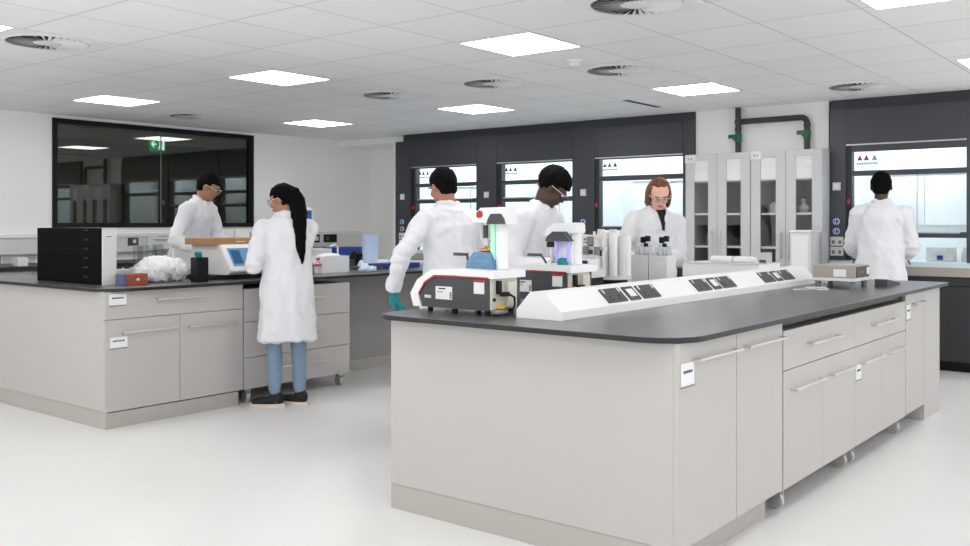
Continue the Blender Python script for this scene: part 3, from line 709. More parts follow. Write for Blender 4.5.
for k, (y0, y1) in enumerate(((2.818, 2.940), (2.688, 2.812))):
    X0 = 5.20
    t = thing('bottle_box', ('left' if k == 0 else 'right') + ' one of the two white square boxes holding black capped bottles on the island', 'box', (X0 + .06, (y0 + y1) / 2, .90), group='white boxes of bottles before the auburn haired person')
    m = MB(); z1 = 1.118
    m.box(X0, X0 + .12, y0, y0 + .006, .9005, z1); m.box(X0, X0 + .12, y1 - .006, y1, .9005, z1); m.box(X0, X0 + .006, y0 + .006, y1 - .006, .9005, z1); m.box(X0 + .114, X0 + .12, y0 + .006, y1 - .006, .9005, z1); m.box(X0 + .006, X0 + .114, y0 + .006, y1 - .006, .9005, .907)
    m.build('box_walls', 'offwhite', t); B('grip_tab', 'alum', t, X0 - .003, X0, (y0 + y1) / 2 - .02, (y0 + y1) / 2 + .02, 1.09, 1.094)
    for j, (dx, dy, hh) in enumerate(((.032, .032, .0), (.032, .090, .0), (.088, .032, .01), (.088, .090, .02))):
        x, y = X0 + dx, y0 + dy; zb = .908
        o = lathe_obj('flask', 'beaker', (x, y, zb), [(.022, 0), (.025, .02), (.025, .20 + hh), (.013, .235 + hh), (.012, .26 + hh)], 'clear necked flask, ' + ('back' if dx > .06 else 'front') + ' ' + ('left' if dy > .06 else 'right') + ' corner of the ' + ('left' if k == 0 else 'right') + ' white bottle box', 'flask', 'flasks in the white boxes')
        tall = (k == 1 and j in (0, 2)) or (k == 0 and j in (1, 3))
        if j == 0:
            s_ = MB().cyl((x, y, zb + .262 + hh), (x, y, zb + .285 + hh), .014); s_.box(x - .02, x + .01, y + .002, y + .030, zb + .286 + hh, zb + .325 + hh, bev=.006); s_.box(x - .02, x + .01, y - .030, y - .002, zb + .296 + hh, zb + .332 + hh, bev=.006); s_.build('black_stopper', 'black', o)
# raised white service box across the far end of the trunking
t = thing('service_box', 'low white box lying across the far end of the near island, paper rolls on it', 'box', (6.3, 2.75, .90))
B('box_body', 'white', t, 6.10, 6.48, 2.46, 3.03, .9005, 1.036, bev=.006); B('lid', 'offwhite', t, 6.095, 6.485, 2.456, 3.035, 1.036, 1.040)
for k, (a, b_) in enumerate(((2.70, 2.86), (2.53, 2.69))):
    o = MB().cyl((6.22, a, 1.064), (6.22, b_, 1.064), .023, n=24).build('paper_roll', 'paper', smooth=True); tag(o, ('left' if k == 0 else 'right') + ' white paper roll lying on the low white box', 'paper roll', 'paper rolls')
t = thing('small_carton', 'small pale carton with a dark opening beside the paper rolls', 'carton', (6.3, 2.49, 1.04))
B('carton', 'alum', t, 6.24, 6.34, 2.465, 2.52, 1.0405, 1.115); B('dark_opening', 'dgrey', t, 6.238, 6.24, 2.47, 2.515, 1.045, 1.065)
lathe_obj('wash_bottle', 'white', (6.55, 2.17, .9005), [(.022, 0), (.024, .004), (.024, .06), (.012, .075), (.010, .09), (.003, .092)], 'small white bottle at the far end of the power trunking', 'bottle')

# balance-like apparatus at the far end
t = thing('hotplate', 'flat beige box instrument on grey feet at the far end of the near island', 'lab instrument', (6.28, 1.93, .90))
ax = (6.09, 6.36, 1.835, 2.10)
MB().box(6.10, 6.40, 1.83, 2.10, .965, 1.045, bev=.004).build('housing', 'taupe', t)
B('white_base', 'offwhite', t, 6.095, 6.405, 1.825, 2.105, .945, .965, bev=.004)
B('side_label', 'paper', t, 6.098, 6.10, 1.885, 1.965, .975, 1.022)
B('control_face', 'dgrey', t, 6.12, 6.39, 1.826, 1.83, .972, 1.04)
for x in (6.17, 6.24): B('button', 'grey', t, x, x + .03, 1.823, 1.826, .99, 1.01)
B('white_button', 'white', t, 6.33, 6.37, 1.822, 1.826, .985, 1.03)
for x in (6.12, 6.36):
    for y in (1.85, 2.07): MB().cyl((x, y, .9005), (x, y, .945), .018, n=16).build('foot', 'grey', t, smooth=True)
MB().lathe((6.25, 1.97, 0), [(.09, 1.0455), (.09, 1.050), (.06, 1.056), (.004, 1.057)]).build('top_plate', 'alum', t, smooth=True)
t = thing('laptop_stand', 'small dark wedge shaped stand lying right of the beige instrument', 'stand', (6.6, 1.75, .90))
MB().prism([(6.42, .9005), (6.72, .9005), (6.72, .915), (6.42, .95)], 'y', 1.72, 1.80).build('wedge', 'dgrey', t); B('top_plate', 'alum', t, 6.72, 6.75, 1.715, 1.80, .9005, .925)
o = MB().tube([(5.75, 2.10, .905), (5.85, 2.02, .905), (5.95, 2.08, .905), (6.0, 1.98, .905), (5.9, 1.93, .905), (5.82, 1.97, .905), (5.9, 2.08, .912), (6.02, 2.04, .906), (6.07, 2.0, .906)], .0035, 8).build('cable', 'offwhite', smooth=True); tag(o, 'thin pale cable coiled on the worktop before the beige instrument', 'cable')

# ------------------------------------------------------------------ things on the left bench
t = thing('drawer_box', 'black six drawer organiser box with a pale grey side on the left bench', 'drawer box', (3.36, 6.33, .90))
X0, X1, Y0, Y1 = 3.30, 3.405, 5.90, 6.80
MB().box(X0 + .006, X1, Y0, Y0 + .012, .9005, 1.285).build('side_panel', 'offwhite', t)
B('case', 'matt_black', t, X0 + .02, X1, Y0 + .012, Y1, .9005, 1.285)
k = B('name_tag', 'paper', t, X0 + .02, X0 + .08, Y0 - .002, Y0, 1.222, 1.236); B('lettering', 'ink', k, X0 + .028, X0 + .07, Y0 - .003, Y0 - .002, 1.226, 1.231)
for i in range(6):
    z = .9015 + i * .0638
    d = B('drawer', 'matt_black', t, X0, X0 + .019, Y0 + .015, Y1 - .003, z, z + .0632, bev=.001)
    B('finger_notch', 'black', d, X0 - .001, X0, Y0 + .18, Y0 + .24, z + .044, z + .056)
t = thing('sample_tray', 'orange and blue carton tray on the left bench beside the drawer box', 'carton', (3.65, 6.0, .90))
B('orange_carton', 'orange', t, 3.40, 3.555, 5.76, 5.86, .9005, .975, bev=.003); B('blue_sleeve', 'slate', t, 3.375, 3.399, 5.765, 5.86, .9005, .975); B('white_star', 'paper', t, 3.47, 3.49, 5.757, 5.76, .93, .945)
t = MB().box(3.50, 3.72, 6.15, 6.3, .9005, .99, bev=.004).build('foam_rack', 'white'); tag(t, 'low white foam rack behind the orange carton', 'rack')
for (x, y) in ((3.54, 6.2), (3.60, 6.21), (3.66, 6.2)): MB().cyl((x, y, .9905), (x, y, 1.005), .018).build('dark_cap', 'dgrey', t, smooth=True)
# crumpled plastic bag with glassware
m = MB(); m.ell((3.74, 5.93, .985), (.17, .09, .095), sub=4); m.ell((3.86, 5.93, .975), (.10, .08, .085), sub=4); m.ell((3.64, 5.96, .955), (.09, .07, .07), sub=4)
for v in m.bm.verts:
    v.co += v.normal * 0; p = v.co
    n_ = noise.noise(p * 22) * .03 + noise.noise(p * 55) * .026
    v.co.x += n_; v.co.z += noise.noise(p * 26 + V((3, 1, 2))) * .03 + noise.noise(p * 60) * .026
    if v.co.z < .902: v.co.z = .902
o = m.build('plastic_bag', 'film', smooth=70); tag(o, 'crumpled white plastic bag lying on the left bench before the glass beakers', 'plastic bag')
for k, (x, y, h) in enumerate(((3.88, 6.42, .25), (3.97, 6.38, .25), (4.06, 6.45, .26), (4.00, 6.56, .25), (4.14, 6.55, .25), (4.06, 6.32, .23))):
    pos = ('first', 'second', 'third', 'fourth', 'fifth', 'last')[k]
    lathe_obj('beaker', 'beaker', (x, y, .9005), [(.032, 0), (.036, .006), (.036, h - .01), (.039, h)], pos + ' clear glass beaker from the left, in the row behind the crumpled plastic bag', 'beaker', 'clear beakers on the left bench')
t = thing('pen_holder', 'black upright holder with teal pens before the touchscreen instrument', 'holder', (3.93, 5.72, .90))
B('cup', 'black', t, 3.89, 3.985, 5.68, 5.76, .9005, 1.075, bev=.004)
for k in range(3): MB().cyl((3.905 + k * .014, 5.70, 1.076), (3.88 + k * .016, 5.68, 1.11), .012, n=12).build('teal_cap', 'teal', t, smooth=True)
# touchscreen instrument
t = thing('thermal_cycler', 'pale grey instrument with a sloping blue touchscreen under a cardboard tray', 'lab instrument', (4.6, 6.1, .90))
# sloped faceplate facing the camera side (-y) with the screen
bp = [(5.72, .955), (5.76, .935), (6.2, .935), (6.2, 1.155), (5.86, 1.155)]
MB().prism(bp, 'x', 4.20, 4.66).build('housing', 'offwhite', t)
sd = V((0, 5.86 - 5.72, 1.155 - .955)).normalized(); nn = V((0, -sd.z, sd.y))
def face(x0, x1, u0, u1, h0, h1):
    b0 = V((0, 5.72, .955))
    return MB().loft([[V((x, 0, 0)) + b0 + sd * u + nn * h for x, u in ((x0, u0), (x1, u0), (x1, u1), (x0, u1))] for h in (h0, h1)])
fr = face(4.205, 4.655, .006, .24, .0005, .012).build('bezel', 'white', t)
sc_ = face(4.245, 4.52, .045, .205, .012, .014).build('touchscreen', 'screen', fr); face(4.262, 4.345, .065, .185, .014, .015).build('menu_panel', 'screen_dk', sc_)
B('dark_base', 'blacksat', t, 4.10, 4.62, 5.80, 6.18, .9005, .9348)
t = MB().box(4.15, 4.60, 5.865, 6.22, 1.1565, 1.205, bev=.002); o = t.build('cardboard_tray', 'card'); tag(o, 'flat brown cardboard tray lying on the touchscreen instrument', 'tray')
m = MB()
for a in range(4): m.box(4.36 + a * .02, 4.374 + a * .02, 5.863, 5.865, 1.175, 1.183)
m.build('lettering', 'paper', o)
for k, (x0, x1) in enumerate(((6.70, 6.92), (6.94, 7.15), (7.20, 7.48))):
    o = MB().box(x0, x1, 9.35, 9.50, .9005, 1.24 - .03 * (k == 2), bev=.006).build('storage_carton', 'white'); tag(o, ('left', 'middle', 'right')[k] + ' one of three white cartons on the wall bench left of the woman', 'carton', 'white cartons under the tinted window')
o = MB().box(6.10, 6.20, 9.1, 9.2, .9005, 1.27, bev=.004).build('waste_bin', 'black'); tag(o, 'upright black box on the wall bench behind the man at the left bench', 'box')
# glass clutter on the wall bench, far left
for k in range(9):
    x = 4.05 + k * .115; h = (.10, .07, .12, .09)[k % 4]
    if k % 3 == 2: o = MB().box(x - .05, x + .05, 9.10, 9.2, .9005, .9005 + h * .7, bev=.004).build('glassware_box', 'offwhite'); tag(o, 'small pale box among the jars on the wall bench, %s of three' % ('leftmost', 'middle', 'rightmost')[k // 3], 'box', 'pale boxes at the far left of the wall bench')
    else: lathe_obj('jar', 'beaker' if k % 2 else 'grey', (x, 9.15 + .03 * (k % 2), .9005), [(.035, 0), (.04, .005), (.04, h), (.03, h + .01)], ('first', 'second', '', 'third', 'fourth', '', 'fifth', 'sixth')[k] + (' jar, clear,' if k % 2 else ' jar, grey,') + ' counted from the left at the far left of the wall bench', 'jar', 'jars at the far left of the wall bench')

# right of the woman
t = thing('reagent_bottle', 'small bottle with a pink band on the left bench right of the woman', 'bottle', (5.10, 5.78, .90))
MB().lathe((5.10, 5.78, .9005), [(.028, 0), (.03, .004), (.03, .085), (.012, .10), (.012, .115)]).build('bottle_body', 'beaker', t, smooth=True); MB().cyl((5.10, 5.78, .965), (5.10, 5.78, .985), .0305).build('pink_band', 'pink', t, smooth=True); MB().cyl((5.10, 5.78, 1.016), (5.10, 5.78, 1.035), .016).build('cap', 'pink', t, smooth=True)
t = thing('reagent_bottle', 'small grey bottle with an orange stopper on the left bench beside the woman', 'bottle', (5.02, 5.78, .90))
MB().lathe((5.02, 5.78, .9005), [(.028, 0), (.03, .004), (.03, .08), (.010, .10), (.010, .115)]).build('bottle_body', 'grey', t, smooth=True); MB().cyl((5.02, 5.78, 1.016), (5.02, 5.78, 1.055), .010).build('stopper', 'brass', t, smooth=True)
t = thing('lab_basket', 'low white lab basket on the left bench right of the pink banded bottle', 'basket', (5.41, 5.97, .90))
x0, x1, y0, y1 = 5.24, 5.54, 5.88, 6.06
m = MB(); m.box(x0, x1, y0, y0 + .006, .9005, 1.04); m.box(x0, x1, y1 - .006, y1, .9005, 1.04); m.box(x0, x0 + .006, y0 + .006, y1 - .006, .9005, 1.04); m.box(x1 - .006, x1, y0 + .006, y1 - .006, .9005, 1.04); m.box(x0 + .006, x1 - .006, y0 + .006, y1 - .006, .9005, .907); m.build('basket_body', 'white', t)
MB().ell((5.39, 5.97, 1.035), (.12, .075, .03)).build('liner', 'paper', t, smooth=True)
MB().tube([(5.50, 5.98, 1.04), (5.50, 5.98, 1.11), (5.47, 5.98, 1.135), (5.41, 5.98, 1.12)], .007, 8).build('spout', 'white', t, smooth=True)
o = MB().box(6.50, 6.88, 7.1, 7.3, .9005, 1.07, bev=.004).build('storage_crate', 'blue'); tag(o, 'blue crate at the back of the left bench right of the woman', 'crate')
o = MB().box(5.95, 6.45, 7.1, 7.3, .9005, 1.06, bev=.004).build('storage_crate', 'offwhite'); tag(o, 'pale crate at the back of the left bench beside the blue crate', 'crate')
t = thing('tool_holder', 'black angled tool holder between the white basket and the pale blue jug', 'holder', (6.1, 6.5, .90))
MB().prism([(6.4, .9005), (6.5, .9005), (6.5, .93), (6.36, 1.06), (6.31, 1.03)], 'x', 6.05, 6.12).build('arm', 'black', t); MB().box(6.0, 6.045, 6.34, 6.38, .9005, .98).build('stop_block', 'dgrey', t)
m = MB(); m.ell((5.64, 5.76, .92), (.09, .06, .035), sub=4); m.ell((5.61, 5.77, .94), (.05, .045, .035), sub=4)
for v in m.bm.verts:
    p = v.co.copy(); v.co.z += noise.noise(p * 30) * .02; v.co.x += noise.noise(p * 24 + V((5, 5, 5))) * .02
    if v.co.z < .902: v.co.z = .902
o = m.build('tissue', 'bluefilm', smooth=70); tag(o, 'crumpled pale blue tissue on the left bench before the pale blue jug', 'tissue')
t = thing('tall_jug', 'tall pale blue plastic jug standing in a tray on the left bench', 'jug', (6.72, 6.82, .91))
MB().lathe((6.72, 6.82, .910), [(.070, 0), (.073, .004), (.088, .285), (.090, .29), (.083, .29), (.066, .008)]).build('jug_body', 'lblue', t, smooth=True)
t = thing('lab_tray', 'white rimmed tray holding the pale blue jug', 'tray', (6.75, 6.75, .90))
m = MB(); m.box(6.35, 7.15, 6.45, 7.0, .9005, .909); m.box(6.35, 7.15, 6.45, 6.458, .909, .935); m.box(6.35, 7.15, 6.992, 7.0, .909, .935); m.box(6.35, 6.358, 6.458, 6.992, .909, .935); m.box(7.142, 7.15, 6.458, 6.992, .909, .935); m.build('tray_body', 'white', t)
o = MB().box(6.10, 6.55, 5.98, 6.22, .9005, .945, bev=.004).build('shallow_box', 'blue'); tag(o, 'shallow blue box at the front edge of the left bench near the gloved hand', 'box')
o = MB().box(5.80, 6.02, 5.95, 6.15, .9005, .93, bev=.004).build('shallow_box', 'dgrey'); tag(o, 'shallow dark box left of the shallow blue box on the left bench', 'box')
t = thing('display_unit', 'white instrument display with a blue screen on a thin pole behind the woman', 'lab device', (5.87, 6.84, .90))
MB().cyl((5.87, 6.84, .9005), (5.87, 6.84, .92), .08, n=24).build('base', 'offwhite', t, smooth=True)
MB().cyl((5.87, 6.84, .92), (5.87, 6.84, 1.32), .014, n=12).build('pole', 'offwhite', t, smooth=True)
h = MB().box(5.80, 5.925, 6.78, 6.82, 1.30, 1.465, bev=.012).build('display_housing', 'white', t); B('blue_screen', 'screen_dk', h, 5.835, 5.90, 6.776, 6.78, 1.35, 1.44)

# exit sign hanging in the room beyond the tinted window
t = thing('exit_sign', 'green running man exit sign with a left arrow hanging behind the tinted window', 'exit sign', (6.55, 10.4, 2.21))
B('sign_box', 'sign', t, 6.44, 6.66, 10.40, 10.42, 2.215, 2.385)
MB().prism([(6.46, 2.30), (6.495, 2.345), (6.51, 2.345), (6.490, 2.31), (6.535, 2.31), (6.535, 2.29), (6.490, 2.29), (6.51, 2.255), (6.495, 2.255)], 'y', 10.395, 10.399).build('arrow', 'signw', t)
B('doorway', 'signw', t, 6.615, 6.645, 10.395, 10.399, 2.235, 2.365)
m = MB(); m.ell((6.59, 10.397, 2.352), (.011, .002, .011), sub=2); m.prism([(6.575, 2.335), (6.60, 2.335), (6.597, 2.30), (6.578, 2.30)], 'y', 10.395, 10.399)
m.prism([(6.578, 2.30), (6.59, 2.30), (6.575, 2.235), (6.563, 2.238)], 'y', 10.395, 10.399); m.prism([(6.588, 2.30), (6.598, 2.30), (6.608, 2.25), (6.598, 2.245)], 'y', 10.395, 10.399)
m.build('running_figure', 'signw', t)
MB().cyl((6.55, 10.41, 2.385), (6.55, 10.41, CZ - .001), .006, n=8).build('hanger', 'grey', t)

# ------------------------------------------------------------------ people
def fuse(m, voxel, smooth=4, post=None):
    me = bpy.data.meshes.new('tmp'); bmesh.ops.recalc_face_normals(m.bm, faces=m.bm.faces); m.bm.to_mesh(me); m.bm.free()
    o = bpy.data.objects.new('tmp', me); COL.objects.link(o)
    r = o.modifiers.new('r', 'REMESH'); r.mode = 'VOXEL'; r.voxel_size = voxel
    if smooth:
        s_ = o.modifiers.new('s', 'SMOOTH'); s_.iterations = smooth; s_.factor = .5
    dg = bpy.context.evaluated_depsgraph_get(); dg.update()
    ev = o.evaluated_get(dg); nm = bpy.data.meshes.new_from_object(ev)
    bpy.data.objects.remove(o); bpy.data.meshes.remove(me)
    out = MB(); out.bm.from_mesh(nm); bpy.data.meshes.remove(nm)
    out.bm.normal_update()
    if post:
        for v in out.bm.verts: v.co = post(v.co.copy(), v.normal.copy())
    return out

def capsule(m, p0, p1, r0, r1=None, n=14):
    r1 = r0 if r1 is None else r1
    m.cyl(p0, p1, r0, r1, n=n); m.ell(p0, (r0,) * 3, sub=2); m.ell(p1, (r1,) * 3, sub=2)

def ik(S, W, l1, l2, pole):
    d = W - S; L = min(d.length, (l1 + l2) * .995); d.normalize()
    a = (l1 * l1 - l2 * l2 + L * L) / (2 * L); h = math.sqrt(max(l1 * l1 - a * a, 0))
    p = (pole - d * pole.dot(d)).normalized()
    return S + d * a + p * h, S + d * L

def hand(m, W, d, n, side, curl, k, fat=0.):
    d = d.normalized(); n = (n - d * n.dot(d)).normalized(); a = d.cross(n) * side   # a: towards the thumb
    R = Matrix((d, a, n)).transposed()
    m.ell(W + d * .045 * k, (.050 * k, (.040 + fat) * k, (.015 + fat) * k), R, sub=3)
    for i, (off, ln, r) in enumerate(((.031, .074, .0088), (.011, .082, .0092), (-.010, .076, .0088), (-.030, .060, .0078))):
        p = W + (d * .075 + a * off) * k; dd = d.copy(); c = curl * (1 + .12 * i)
        for j, fr in enumerate((.45, .31, .24)):
            ax = a * -side if False else dd.cross(n)
            ang = c * (.5, 1., .8)[j]
            dd = (dd * math.cos(ang) + n * math.sin(ang)); dd.normalize()
            q = p + dd * ln * fr * k * 1.05
            capsule(m, p, q, (r + fat) * k, (r * .93 + fat) * k, n=8); p = q
            n = (n - dd * n.dot(dd)).normalized() if j < 2 else n
        n = (R @ V((0, 0, 1)))
    p = W + (d * .022 + a * .030) * k; dd = (d * .62 + a * .62 + n * .38).normalized()
    for ln, r in ((.036, .0115), (.030, .0100), (.022, .0088)):
        q = p + dd * ln * k; capsule(m, p, q, (r + fat) * k, (r * .94 + fat) * k, n=8); p = q
        dd = (dd + n * curl * .35 + d * .12).normalized()

def person(label, loc, yaw, H, skin, hairmat, hairstyle, lean=0., head_yaw=0., head_pitch=0., side_lean=0., wr=None, wl=None, hem=.36, trousers='navy', glasses=True,
           glove=None, curl=.5, build=1., voxel=.0075, feet=((.0, .10), (.02, -.10)), polel=V((-.6, .5, -.6)), poler=V((-.6, -.5, -.6)), shirt=None, foot_yaw=(.15, -.15)):
    k = H / 1.75
    t = thing('person', label, 'person', (loc[0], loc[1], 0), yaw)
    P = V((0, 0, .52 * H))
    sp = V((math.sin(lean), math.sin(side_lean), math.cos(lean))).normalized()
    N = P + sp * .30 * H
    side = V((0, 1, 0)); side = (side - sp * side.dot(sp)).normalized()
    fw = side.cross(sp).normalized()
    Sh = {1: N - sp * .046 * H + side * .103 * H * build, -1: N - sp * .046 * H - side * .103 * H * build}
    RH = Matrix.Rotation(head_yaw, 3, 'Z') @ Matrix.Rotation(lean * .5 + head_pitch, 3, 'Y')
    Hc = N + (sp * .045 * H + RH @ V((.012, 0, .065))* (H / 1.75))
    def hp(x, y, z): return Hc + RH @ (V((x, y, z)) * k)
    # arms
    arms = {}
    for s_, target, pole in ((1, wl, polel), (-1, wr, poler)):
        W = V(target) if target is not None else Sh[s_] + V((.05, s_ * .10, -.50)) * k
        E, W = ik(Sh[s_], W, .172 * H, .150 * H, pole)
        arms[s_] = (E, W)
    # ---- body (one continuous surface)
    m = MB()
    m.ell(hp(-.012, 0, .022), (.096 * k, .077 * k, .092 * k), RH)
    m.ell(hp(.022, 0, -.045), (.066 * k, .058 * k, .072 * k), RH)
    m.ell(hp(.062, 0, -.092), (.026 * k, .030 * k, .022 * k), RH, 2)
    m.ell(hp(.072, 0, .028), (.022 * k, .050 * k, .012 * k), RH, 2)
    m.ell(hp(.095, 0, -.022), (.018 * k, .012 * k, .016 * k), RH, 2)
    capsule(m, hp(.088, 0, .012), hp(.099, 0, -.018), .008 * k, .011 * k, 10)
    m.ell(hp(.080, 0, -.056), (.014 * k, .026 * k, .014 * k), RH, 2)
    for s_ in (-1, 1):
        m.ell(hp(-.004, s_ * .078, -.012), (.020 * k, .010 * k, .031 * k), RH, 2)
        m.ell(hp(.058, s_ * .036, -.026), (.026 * k, .024 * k, .022 * k), RH, 2)
    capsule(m, N - sp * .02, hp(-.022, 0, -.045), .056 * k, .050 * k, 18)
    # trunk
    rings = []
    for u, rx, ry in ((.93, .075, .12), (.82, .10, .155), (.5, .095, .135), (.2, .10, .14), (0, .11, .155), (-.12, .10, .15)):
        c = P + sp * .30 * H * u if u >= 0 else P + V((0, 0, .30 * H * u))
        rings.append([c + fw * rx * k * math.cos(2 * PI * i / 24) + side * ry * k * math.sin(2 * PI * i / 24) for i in range(24)])
    m.loft(rings)
    an = {}
    for s_, (fx, fy) in zip((1, -1), feet):
        hip = P + V((0, s_ * .09 * k, -.02)); ankle = V((fx, fy, .085)); knee = (hip + ankle) / 2 + V((.03, 0, .0)) * k
        an[s_] = (hip, knee, ankle)
        capsule(m, hip, knee, .072 * k, .048 * k); capsule(m, knee, ankle, .048 * k, .034 * k)
        m.ell(ankle + V((.05, 0, -.045)), (.10 * k, .036 * k, .03 * k), sub=2)
        E, W = arms[s_]
        capsule(m, Sh[s_] - side * s_ * .02 * k - sp * .01, E, .040 * k, .034 * k); capsule(m, E, W, .038 * k, .026 * k)
        d = (W - E).normalized()
        nn_ = V((0, 0, -1)) if abs(d.z) < .8 else V((0, -s_, 0))
        capsule(m, W, W + d * .02 * k, .026 * k, .024 * k)
        hand(m, W + d * .015 * k, d, nn_, s_ if abs(d.z) < .8 else s_, curl, k)
    body = fuse(m, voxel, 2)
    # mouth and eyes belong to the same mesh, other materials
    body.mi = 1; body.ell(hp(.0925, 0, -.054), (.006 * k, .022 * k, .0065 * k), RH, 2)
    body.mi = 2
    for s_ in (-1, 1): body.ell(hp(.080, s_ * .031, .004), (.009 * k, .013 * k, .008 * k), RH, 2)
    body.mi = 3
    for s_ in (-1, 1): body.ell(hp(.087, s_ * .031, .004), (.004 * k, .006 * k, .006 * k), RH, 2); body.ell(hp(.090, s_ * .032, .026), (.006 * k, .018 * k, .0035 * k), RH, 2)
    body.build('body', [skin, 'lips', 'eye', hairmat], t, smooth=60, local=True)
    # ---- lab coat
    m = MB(); g = .018 * k
    hemz = hem * H
    ringdef = [(1.0, .060, .068), (.965, .072, .092), (.93, .090, .135), (.86, .112, .168), (.75, .128, .178), (.5, .126, .168), (.25, .134, .172), (0, .148, .182)]
    rings = []
    for u, rx, ry in ringdef:
        c = P + sp * .30 * H * u
        rings.append([c + fw * rx * k * math.cos(2 * PI * i / 32) + side * ry * build * k * math.sin(2 * PI * i / 32) for i in range(32)])
    fcx = (feet[0][0] + feet[1][0]) / 2; z0 = P.z
    for q in (.35, .7, 1.):
        z = z0 + (hemz - z0) * q; rx, ry = .152 + .012 * q, .186 + .022 * q
        c = V((fcx * q * .6, (feet[0][1] + feet[1][1]) / 2 * q, z))
        rings.append([c + V((rx * k * math.cos(2 * PI * i / 32) * (1 + .05 * q * math.sin(5 * 2 * PI * i / 32 + 1)), ry * build * k * math.sin(2 * PI * i / 32) * (1 + .04 * q * math.sin(7 * 2 * PI * i / 32)), 0)) for i in range(32)])
    m.loft(rings)
    for s_ in (1, -1):
        E, W = arms[s_]
        S0 = Sh[s_] - side * s_ * .035 * k
        m.ell(Sh[s_] - side * s_ * .012 * k - sp * .008, (.072 * k, .070 * k, .066 * k), sub=3)
        capsule(m, S0, N - sp * .012 * H + side * s_ * .02, .058 * k, .05 * k)
        capsule(m, S0 + side * s_ * .018 * k, E, .070 * k, .060 * k, 18); capsule(m, E, E + (W - E) * .55, .060 * k, .052 * k, 18)
        m.cyl(E + (W - E) * .5, W - (W - E).normalized() * .005, .054 * k, .046 * k, n=18)
    m.ell(N - sp * .035 * k - fw * .018 * k, (.088 * k, .115 * k, .036 * k), Matrix((fw, side, sp)).transposed(), 3)
    # collar
    cc = N + sp * .012 * H
    for i in range(20):
        a = -PI * .80 + 2 * PI * .80 * i / 19 + PI
        b0 = cc + fw * math.cos(a) * .066 * k + side * math.sin(a) * .068 * k - sp * (.018 if abs(a - PI) > 1.9 else 0)
        if i: capsule(m, prev, b0, .014 * k, .014 * k, 8)
        prev = b0
    for s_ in (1, -1):
        c0 = N + fw * .070 * k + side * s_ * .045 * k + sp * .0; c1 = N + fw * .118 * k + side * s_ * .03 * k - sp * .10 * k; c2 = N + fw * .132 * k + side * s_ * .006 - sp * .20 * k
        capsule(m, c0, c1, .016 * k, .015 * k, 8); capsule(m, c1, c2, .015 * k, .008 * k, 8)
    seed = V((loc[0] * 3.1, loc[1] * 1.7, H))
    def wr_(p, n):
        q = V((p.x * 7, p.y * 7, p.z * 3.2)) + seed
        d = noise.noise(q) * .018 + noise.noise(q * 2.3) * .012 + max(0, noise.noise(V((p.x * 16 + p.z * 9, p.y * 16 - p.z * 7, p.z * 5)) + seed)) * .016
        for s_ in (1, -1):
            e = (p - arms[s_][0]).length
            if e < .16: d += noise.noise(V((p.x * 9, p.y * 9, p.z * 26)) + seed) * .026 * (1 - e / .16)
            e2 = (p - (arms[s_][1] + arms[s_][0]) * .5).length
            if e2 < .14: d += noise.noise(V((p.x * 12, p.y * 12, p.z * 24)) + seed) * .018 * (1 - e2 / .14)
        if p.z < P.z: d += math.sin(math.atan2(p.y, p.x) * 6 + seed.x + 2 * noise.noise(q)) * .006 * min(1, (P.z - p.z) / .25)
        return p + n * d
    coat = fuse(m, .011, 3, wr_).build('lab_coat', 'coat', t, smooth=60, local=True)
    # belt / vent seam at the back and pockets
    if shirt:
        m = MB(); a0 = N + fw * .082 * k + sp * .005; 
        m.loft([[a0 + side * .036 * k + sp * .012, a0 - side * .036 * k + sp * .012, N + fw * .160 * k - sp * .13 * k - side * .003, N + fw * .160 * k - sp * .13 * k + side * .003],
                [p - fw * .03 for p in (a0 + side * .036 * k + sp * .012, a0 - side * .036 * k + sp * .012, N + fw * .160 * k - sp * .13 * k - side * .003, N + fw * .160 * k - sp * .13 * k + side * .003)]])
        m.build('shirt', shirt, t, local=True)
    # ---- trousers and shoes
    m = MB()
    for s_ in (1, -1):
        hip, knee, ankle = an[s_]
        capsule(m, hip, knee, .088 * k, .062 * k); capsule(m, knee, (knee + ankle * 3) / 4, .062 * k, .052 * k); capsule(m, (knee + ankle * 3) / 4, ankle + V((0, 0, .035)), .052 * k, .046 * k)
    m.ell(P - V((0, 0, .02)), (.12 * k, .15 * k, .10 * k), sub=3)
    fuse(m, .011, 3, lambda p, n: p + n * (noise.noise(V((p.x * 12, p.y * 12, p.z * 14))) * .008)).build('trousers', trousers, t, smooth=60, local=True)
    for s_, fy_ in zip((1, -1), foot_yaw):
        ankle = an[s_][2]; Rz = Matrix.Rotation(fy_, 3, 'Z')
        def fp(x, y, z): return V((ankle.x, ankle.y, 0)) + Rz @ (V((x, y, z)) * k)
        m = MB(); m.ell(fp(.055, 0, .045), (.125 * k, .046 * k, .034 * k), Rz, 3); m.ell(fp(-.01, 0, .07), (.058 * k, .044 * k, .05 * k), Rz, 3); m.ell(fp(.13, 0, .036), (.05 * k, .044 * k, .028 * k), Rz, 3)
        def flat(p, n): p.z = max(p.z, .022); return p
        sh = fuse(m, .008, 2, flat).build('shoe', 'shoe', t, smooth=60, local=True)
        m = MB(); ol = []
        for i in range(24):
            a = 2 * PI * i / 24; ol.append((.058 + .135 * math.cos(a), (.046 + .006 * math.cos(a)) * math.sin(a)))
        m.loft([[fp(x, y, 0) + V((0, 0, z)) for x, y in ol] for z in (.001, .026)]).build('sole', 'sole' if trousers == 'jeans' else 'shoe', sh, local=True)
    # ---- hair
    m = MB(); ce = (-.014, 0, .026)
    bmesh.ops.create_icosphere(m.bm, subdivisions=4, radius=1)
